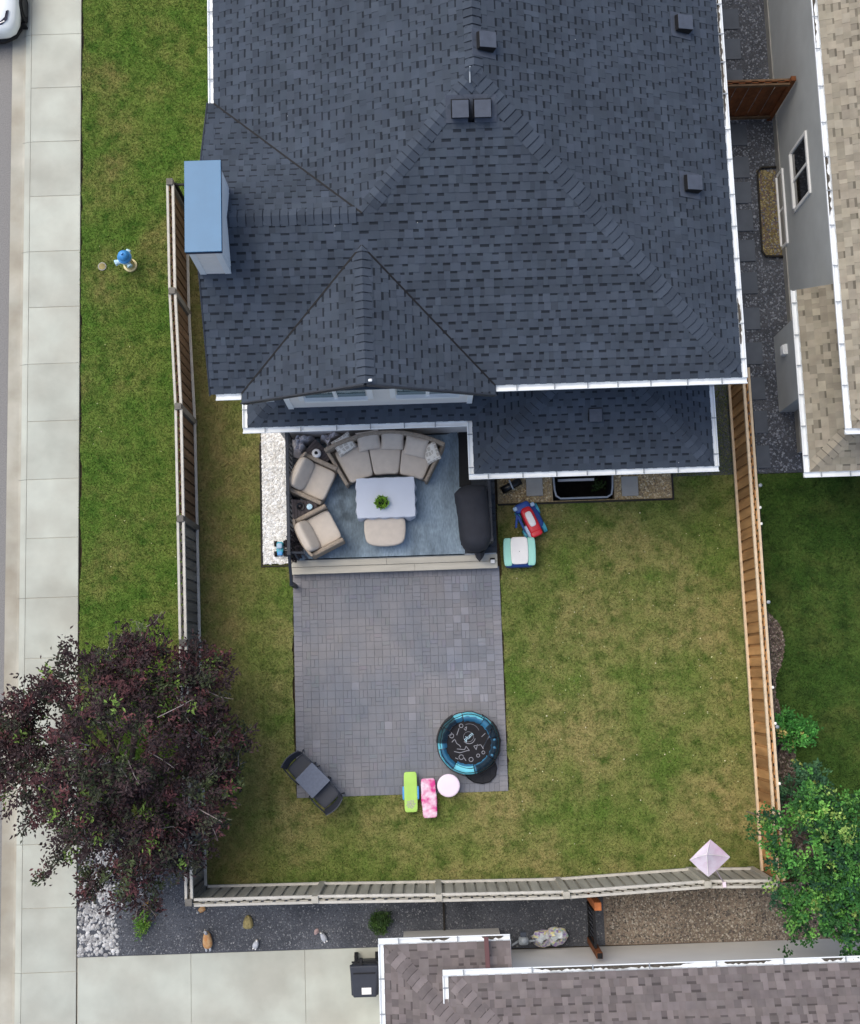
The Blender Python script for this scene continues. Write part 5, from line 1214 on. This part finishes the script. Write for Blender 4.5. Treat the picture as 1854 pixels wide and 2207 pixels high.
# ------------------------------------------------------------------ bottom strip: bin, bags, gate, ornaments
c0 = P(786,2112,1.0); bx_, by2 = c0.x, c0.y
t = thing('wheelie_bin', 'black wheeled garbage bin with white label on the driveway by the garage', 'bin', (bx_,by2,0))
q = MB(); q.add([(bx_-.2,by2-.22,.04),(bx_+.2,by2-.22,.04),(bx_+.2,by2+.2,.04),(bx_-.2,by2+.2,.04),(bx_-.27,by2-.31,.96),(bx_+.27,by2-.31,.96),(bx_+.29,by2+.28,.96),(bx_-.29,by2+.28,.96)],[(0,3,2,1),(4,5,6,7),(0,1,5,4),(1,2,6,5),(2,3,7,6),(3,0,4,7)]); q.build('body', MATS['bin'], t, bevel=.02)
q = MB(); q.add([(bx_-.24,by2-.34,.965),(bx_+.24,by2-.34,.965),(bx_+.30,by2+.30,.965),(bx_-.30,by2+.30,.965),(bx_-.22,by2-.32,1.03),(bx_+.22,by2-.32,1.03),(bx_+.28,by2+.28,1.06),(bx_-.28,by2+.28,1.06)],[(0,3,2,1),(4,5,6,7),(0,1,5,4),(1,2,6,5),(2,3,7,6),(3,0,4,7)]); ld = q.build('lid', MATS['bin'], t, bevel=.025)
B(bx_-.22,bx_+.22,by2+.13,by2+.15,1.04,1.075).build('lid_rib', MATS['black'], ld)
q = MB(); q.add([(bx_-.06,by2-.27,1.0345),(bx_+.13,by2-.27,1.0345),(bx_+.13,by2-.14,1.041),(bx_-.06,by2-.14,1.041)],[(0,1,2,3)]); q.build('label_sticker', MATS['toy_white'], ld)
MB().tube([(bx_-.25,by2+.34,.98),(bx_+.25,by2+.34,.98)], .018, 8).build('handle_bar', MATS['black'], t); MB().box(bx_-.09,bx_-.03,by2+.28,by2+.42,.96,1.04).build('latch', MATS['black'], t, bevel=.01)
for s in (-1, 1): MB().tube([(bx_+s*.18,by2+.24,.1),(bx_+s*.25,by2+.24,.1)], .1, 16).build('wheel', MATS['rubber'], t)
for k, (px, py, r_, h_, lb) in enumerate(((1170,2022,.22,.36,'knotted clear bag of mixed recycling next to the grey meter'),(1200,2016,.23,.46,'taller knotted clear bag of recycling nearest the gate post'))):
    p = P(px,py,.1); q = MB(); vs = []; n, m_ = 22, 12; cols = [S(214,206,220),S(232,226,170),S(190,196,206),S(160,140,190),S(236,232,226),S(170,200,180),S(216,190,190)]
    for i in range(m_+1):
        f = i/m_; rr = r_*(math.sin(math.pi*min(1,f*1.12+.12))**.7 if f < .78 else .22+.5*(f-.78)); 
        for j in range(n):
            a = 2*math.pi*j/n; w_ = 1+.28*noise.noise(Vector((math.cos(a)*2,math.sin(a)*2,f*3+k*7))); vs.append((p.x+rr*w_*math.cos(a),p.y+rr*w_*math.sin(a)*.8,f*h_))
    for i in range(m_):
        for j in range(n): q.add([],[]); 
    base = len(q.v); q.v += vs
    for i in range(m_):
        for j in range(n):
            q.f.append((i*n+j,i*n+(j+1)%n,(i+1)*n+(j+1)%n,(i+1)*n+j)); q.mi.append(0); q.t.append(cols[int(abs(noise.noise(Vector((i*.5,j*.45,k*3.3)))*14)) % 7])
    t = thing('rubbish_bag', lb, 'bag', (p.x,p.y,0), 'bags by the southern house'); q.build('bag_body', MATS['bag'], t)
    q = MB(); 
    for a in (R(70),R(110),R(160)): leaf(q, (p.x,p.y,h_*.9), (math.cos(a)*.7,math.sin(a)*.7,.7), .24, .14, S(226,232,234))
    q.build('bag_neck', MATS['bag'], t)
p = P(1128,2026,.5); t = thing('gas_meter', 'grey utility meter with pipe against the southern house wall', 'meter', (p.x,p.y,0))
MB().pill((p.x,p.y,.55),(.2,.16,.22),4,8).build('body', MATS['galvanised'], t, smooth=True); MB().lathe([(.07,.64),(.075,.68),(.04,.72)], (p.x,p.y+.02,0), 16).build('regulator', MATS['galvanised'], t, smooth=True); B(p.x-.06,p.x+.06,p.y+.07,p.y+.17,.5,.6).build('dial_box', MATS['vent'], t, bevel=.01)
MB().tube([(p.x-.24,p.y-.1,.5),(p.x-.1,p.y-.02,.5)], .022, 8).build('pipe', MATS['galvanised'], t, smooth=True); MB().tube([(p.x+.1,p.y-.02,.5),(p.x+.24,p.y-.02,.5),(p.x+.25,p.y-.06,.3),(p.x+.25,p.y-.08,0)], .022, 8).build('pipe', MATS['galvanised'], t, smooth=True)
a = P(1293,2060,1.45); b = P(1289,1954,1.2); t = thing('side_gate', 'black mesh gate between two orange timber posts at the fence', 'gate', (a.x,a.y+.4,0))
MB().box(a.x-.06,a.x+.06,a.y-.06,a.y+.06,0,1.45).build('post', MATS['wood_red'], t, bevel=.008); B(a.x-.05,a.x+.05,a.y-.05,a.y+.05,1.452,1.47).build('post_cap', MATS['black'], t)
MB().box(b.x-.07,b.x+.07,b.y-.08,b.y+.08,0,1.2).build('post', MATS['wood_orange'], t, bevel=.008)
ya, yb_ = a.y+.07, b.y-.09
q = MB(); q.bar((a.x-.03,ya,1.1),(a.x-.03,yb_,1.1),.05,.05); q.bar((a.x-.03,ya,.15),(a.x-.03,yb_,.15),.04,.04); q.bar((a.x-.03,ya+.02,.1),(a.x-.03,ya+.02,1.1),.04,.04); q.bar((a.x-.03,yb_-.02,.1),(a.x-.03,yb_-.02,1.1),.04,.04); q.build('gate_frame', MATS['black'], t)
n = 8
for i in range(n): y_ = ya+(yb_-ya)*(i+.5)/n; MB().bar((a.x-.03,y_,.15),(a.x-.03,y_,1.1),.018,.018).build('bar', MATS['black'], t)
p = P(985,1975,0); tag(B(P(957,1975,0).x-.02,P(957,1975,0).x+.02,-5.6,-4.75,.0,.06).build('edging_board', MATS['edging']), 'dark timber edging crossing the gravel strip', 'edging')
# garden ornaments
def ornament(label, px, py, L_o, w_o, hd, bm, tm, tail=True, name='garden_bird'):
    p = P(px,py,.1); t = thing(name, label, 'ornament', (p.x,p.y,0)); Tm = TR(p.x,p.y,0,hd)
    q = MB(); q.M = Tm; q.pill((0,0,0),(2,2,2),2.3,8,fn=lambda v: (v[0]*L_o/2, v[1]*w_o/2*(1-.25*v[0]), w_o*.5+v[2]*w_o*.5)); q.build('body', MATS[bm], t, smooth=True)
    q = MB(); q.M = Tm; q.tube([(L_o*.36,0,w_o*.7),(L_o*.46,0,w_o*1.15),(L_o*.56,0,w_o*1.3)], [w_o*.2,w_o*.15,w_o*.17], 10); h = q.build('head', MATS[tm], t, smooth=True)
    q = MB(); q.M = Tm; q.add([(L_o*.6,-.008,w_o*1.3),(L_o*.6,.008,w_o*1.3),(L_o*.72,0,w_o*1.25),(L_o*.6,0,w_o*1.36)],[(0,1,2),(0,2,3),(1,3,2),(0,3,1)]); q.build('beak', MATS['stone_olive'], h)
    if tail:
        for s in (-1, 1):
            q = MB(); q.M = Tm; q.pill((0,0,0),(2,2,2),2.5,6,fn=lambda v: (-L_o*.45+v[0]*L_o*.2, s*w_o*.22+v[1]*w_o*.13, w_o*.5+v[2]*w_o*.16)); q.build('wing_tip', MATS[tm], t, smooth=True)
ornament('tan speckled bird ornament with white wing tips on dark gravel', 447, 2026, .36, .19, R(95), 'stone_tan', 'stone_grey')
ornament('small pale yellow bird ornament next to the grey fence corner post', 434, 1961, .17, .12, R(215), 'stone_tan', 'stone_grey', False)
ornament('small grey and white bird ornament nearest the driveway on dark gravel', 551, 2036, .18, .12, R(70), 'stone_grey', 'toy_white')
ornament('grey bird ornament furthest right in the dark gravel strip', 697, 2020, .2, .12, R(115), 'stone_grey', 'toy_white')
p = P(535,1987,.05); q = MB(); q.pill((0,0,0),(2,2,2),2.4,8,fn=lambda v: (p.x+v[0]*.10*(1-.35*v[1]), p.y+v[1]*.14, .06+v[2]*.085+.02*noise.noise(Vector(v)*2))); tag(q.build('boulder', MATS['stone_olive']), 'brown teardrop-shaped boulder on dark gravel below the grey fence', 'boulder')
p = P(682,2008,.03); q = MB(); rock(q, p.x, p.y, 0, .07, S(176,150,146)); tag(q.build('stone', MATS['stone']), 'small pinkish stone beside the rightmost grey bird ornament', 'stone')
for px, py, lb in ((1661,1612,'larger black plant pot against the cedar fence on mulch'),(1661,1650,'black plant pot next to the larger pot on the mulch'),(1652,1470,'black plant pot at the narrow part of the mulch bed')):
    p = P(px,py,.2); r_ = .17 if 'larger' in lb else .13; t = thing('plant_pot', lb, 'pot', (p.x,p.y,0), 'black pots along the fence')
    MB().lathe([(r_*.75,0),(r_,.24),(r_*1.05,.25),(r_*.93,.25),(r_*.85,.18)], (p.x,p.y,0), 24).build('pot', MATS['black'], t, smooth=True); MB().lathe([(r_*.86,.17),(r_*.84,.185)], (p.x,p.y,0), 20).build('compost', MATS['well_dark'], t)
# string of bulbs along the cedar fence
t = thing('string_lights', 'string of small white bulbs along the top of the cedar fence', 'string lights', (6.95,1,1.8))
pts = []; y = 6.0
while y > -4.2: pts.append((6.89+.012*math.sin(y*3), y, ZR-.03+.015*math.sin(y*2.3))); y -= .2
MB().tube(pts, .007, 5).build('wire', MATS['black'], t)
for py in (1095, 1130, 1482, 1560, 1690):
    p = P(1645 if py > 1400 else 1600, py, ZR); MB().pill((6.895,p.y,ZR+.0),(.05,.06,.05),2.5,6).build('bulb', MATS['bulb'], t, smooth=True)
p = P(411,752,.05); q = MB(); rock(q, p.x, p.y, 0, .035, S(230,228,222)); tag(q.build('pebble', MATS['stone']), 'single white pebble on the browned grass by the left fence', 'pebble')

# ------------------------------------------------------------------ trees and shrubs
def tree(name, label, base, lobes, nclus, nleaf, ln, wd, cols, trunk_r, crad, twigs=True, group=None, topz=None):
    """lobes: (centre, radius); branches run from the trunk to clusters; each cluster holds leaves"""
    t = thing(name, label, 'tree' if 'tree' in name else 'shrub', (base[0],base[1],0), group)
    vol = [r**2.2 for c, r in lobes]; tot = sum(vol); crown = MB(); tw = MB(); tk = MB(); bx, by = base
    top = max(c.z for c, r in lobes)
    tk.tube([(bx,by,0),(bx+.05,by,top*.3),(bx,by+.06,top*.55),(bx-.05,by,top*.95)], [trunk_r,trunk_r*.8,trunk_r*.55,trunk_r*.15], 10)
    for c, r in lobes:
        s = Vector((bx,by,min(c.z*.55, top*.6))); m_ = s.lerp(c,.5)+Vector((U(-.1,.1),U(-.1,.1),U(.0,.2)))
        tk.tube([s, m_, c+Vector((0,0,-.1))], [trunk_r*.5,trunk_r*.3,trunk_r*.1], 7)
    tk.build('trunk', MATS['bark'], t, smooth=True)
    for _ in range(nclus):
        x = U(0,tot); i = 0
        while x > vol[i] and i < len(vol)-1: x -= vol[i]; i += 1
        c, r = lobes[i]; d = Vector((random.gauss(0,1),random.gauss(0,1),random.gauss(.25,1))).normalized(); rr = r*(U(.25,1.0)**.5)*(U(.85,1.12) if random.random() < .82 else U(1.05,1.6)); p = c+d*rr
        nn = noise.noise(p*1.3); 
        if nn < -.28: continue
        k = random.random(); col = cols[-1][1]
        acc = 0
        for wgt, cc in cols:
            acc += wgt
            if k < acc: col = cc; break
        f0 = U(.7,1.35); ax = (d+Vector((U(-.6,.6),U(-.6,.6),U(-.1,.9)))).normalized()
        if twigs and random.random() < .10: tw.tube([c.lerp(p,.6)+Vector((U(-.1,.1),U(-.1,.1),0)), p, p+ax*crad*1.6], [.011,.008,.003], 5)
        for j in range(int(nleaf*U(.6,1.3))):
            q_ = p+ax*U(-.4,1.0)*crad+Vector((random.gauss(0,1),random.gauss(0,1),random.gauss(0,1)))*crad*.36
            dd = ax*.7+Vector((random.gauss(0,1),random.gauss(0,1),random.gauss(.1,.8))); f = f0*U(.75,1.3)
            leaf(crown, q_, dd, ln*U(.65,1.25), wd*U(.7,1.25), tuple(a*f for a in col))
    crown.build('crown', MATS['leaf'], t)
    if tw.v: tw.build('twigs', MATS['twig'], t)
    return t
PUR = [(.52,S(56,41,42)),(.16,S(80,48,50)),(.17,S(54,56,42)),(.08,S(70,80,50)),(.045,S(98,60,60)),(.025,S(112,138,64))]
lob = [(P(x,y,z),r) for x,y,z,r in ((305,1445,3.3,.70),(190,1480,3.1,.72),(95,1535,2.7,.62),(70,1680,2.8,.72),(10,1630,2.6,.6),(20,1560,2.4,.45),(255,1600,4.0,1.0),(390,1490,2.9,.75),(450,1590,2.7,.62),(410,1710,2.8,.80),(300,1770,3.0,.80),(190,1720,3.4,.85),(390,1820,2.3,.55),(300,1880,1.9,.5),(215,1900,1.6,.38),(190,1800,2.3,.45),(532,1592,2.3,.18),(310,1390,3.0,.35),(490,1670,2.3,.35),(85,1470,2.5,.3),(440,1440,2.5,.4),(120,1830,2.0,.14),(100,1885,1.7,.12),(310,1935,1.5,.3))]
tree('purple_tree', 'large dark purple-leaved tree over the sidewalk at the lower left', (-6.0,-1.9), lob, 2100, 25, .098, .040, PUR, .13, .17)
GRN = [(.42,S(52,98,44)),(.22,S(78,132,56)),(.22,S(34,68,42)),(.10,S(108,160,72)),(.04,S(150,178,92))]
lob = [(P(x,y,z),r) for x,y,z,r in ((1750,1730,2.6,.42),(1790,1770,2.8,.45),(1680,1790,2.5,.30),(1640,1765,2.2,.2),(1612,1750,2.1,.1),(1625,1800,2.1,.14),(1720,1800,2.9,.42),(1800,1850,3.2,.7),(1720,1900,2.9,.5),(1690,1850,2.6,.28),(1770,1960,2.8,.55),(1830,1990,2.7,.5),(1705,1975,2.2,.25),(1850,1760,2.6,.45),(1860,1880,3.0,.7),(1880,2040,2.3,.3),(1700,2030,1.8,.12),(1850,1920,3.3,.6))]
tree('green_tree', 'bright green leafy tree overhanging the fence at the lower right', (7.9,-3.7), lob, 900, 24, .075, .046, GRN, .10, .13, False)
BLU = [(.6,S(56,92,64)),(.3,S(74,112,72)),(.1,S(150,160,84))]
lob = [(P(x,y,z),r) for x,y,z,r in ((1700,1690,.7,.28),(1735,1675,.8,.32),(1760,1690,.7,.25),(1720,1715,.7,.25))]
tree('leafy_shrub', 'blue-green rounded shrub on the mulch just above the green tree', (P(1725,1690,0).x,P(1725,1690,0).y), lob, 190, 22, .07, .045, BLU, .03, .09, False)
lob = [(P(x,y,z),r) for x,y,z,r in ((1690,1565,.6,.24),(1710,1590,.7,.26),(1735,1570,.6,.22),(1690,1595,.5,.18))]
tree('leafy_shrub', 'bright green shrub with yellowing tips midway along the mulch bed', (P(1712,1580,0).x,P(1712,1580,0).y), lob, 130, 20, .075, .04, [(.66,S(58,116,48)),(.31,S(80,140,62)),(.03,S(180,164,100))], .02, .09, False)
lob = [(P(x,y,z),r) for x,y,z,r in ((820,1985,.2,.16),(815,1992,.18,.14))]
tree('round_shrub', 'small dark green round shrub in the gravel above the garage', (P(820,1985,0).x,P(820,1985,0).y), lob, 110, 20, .06, .022, [(.7,S(48,70,34)),(.3,S(66,92,42))], .02, .06, False)
lob = [(P(x,y,z),r) for x,y,z,r in ((335,1960,.15,.2),(320,1985,.12,.2),(345,1985,.15,.18),(310,2005,.1,.12))]
tree('weedy_shrub', 'bright green weedy clump on gravel at the foot of the purple tree', (P(325,1985,0).x,P(325,1985,0).y), lob, 130, 20, .09, .02, [(.6,S(88,128,48)),(.3,S(110,142,56)),(.1,S(150,120,70))], .015, .08, False)

stones('clover_heads', [(1.7,-4.2),(6.6,-4.3),(6.6,3.4),(1.7,3.4)], 150, .008, .017, [S(206,204,150),S(188,196,140),S(214,206,170)], 'pale clover heads and dry scraps dotted over the back lawn', 'clover', .03)
stones('clover_heads', [(-7.3,-1),(-5.4,-1),(-5.4,12),(-7.3,12)], 26, .008, .016, [S(206,204,150),S(188,196,140)], 'few pale clover heads dotted over the left verge', 'clover', .03)
q = MB()
for px, py, z in ((1361,893,3.4),(1382,970,3.1),(1440,952,3.1),(1463,997,3.05),(1157,906,3.3),(1240,85,7.0),(1275,405,6.5),(722,487,6.75),(620,250,6.4),(900,480,6.9)):
    p = P(px,py,z+.02); rock(q, p.x, p.y, z+.02, .009, S(190,190,188))
stuff(q.build('droppings', MATS['stone'], roof))
# ------------------------------------------------------------------ grass blades (instanced on each lawn)
def grass_nodes(m, dens):
    ng = bpy.data.node_groups.new('grass_blades', 'GeometryNodeTree')
    ng.interface.new_socket('Geometry', in_out='INPUT', socket_type='NodeSocketGeometry'); ng.interface.new_socket('Geometry', in_out='OUTPUT', socket_type='NodeSocketGeometry')
    n = ng.nodes; l = ng.links; gi = n.new('NodeGroupInput'); go = n.new('NodeGroupOutput')
    dp = n.new('GeometryNodeDistributePointsOnFaces'); dp.inputs['Density'].default_value = dens
    cn = n.new('GeometryNodeMeshCone'); cn.fill_type = 'NONE'; cn.inputs['Vertices'].default_value = 3; cn.inputs['Radius Top'].default_value = 0.001; cn.inputs['Radius Bottom'].default_value = .0045; cn.inputs['Depth'].default_value = .042
    sm = n.new('GeometryNodeSetMaterial'); sm.inputs['Material'].default_value = m
    ip = n.new('GeometryNodeInstanceOnPoints')
    rv = n.new('FunctionNodeRandomValue'); rv.data_type = 'FLOAT_VECTOR'; rv.inputs[0].default_value = (-1.15,-1.15,0); rv.inputs[1].default_value = (1.15,1.15,6.28)
    rs = n.new('FunctionNodeRandomValue'); rs.inputs[2].default_value = .55; rs.inputs[3].default_value = 1.35; rs.inputs['Seed'].default_value = 5
    l.new(gi.outputs[0], dp.inputs['Mesh']); l.new(dp.outputs['Points'], ip.inputs['Points']); l.new(cn.outputs['Mesh'], sm.inputs['Geometry']); l.new(sm.outputs[0], ip.inputs['Instance'])
    l.new(rv.outputs[0], ip.inputs['Rotation']); l.new(rs.outputs[1], ip.inputs['Scale']); l.new(ip.outputs[0], go.inputs[0])
    return ng
for o, m, dens in GRASS:
    md_ = o.modifiers.new('blades', 'NODES'); md_.node_group = grass_nodes(MATS[m+'_blade'], dens*7.0)
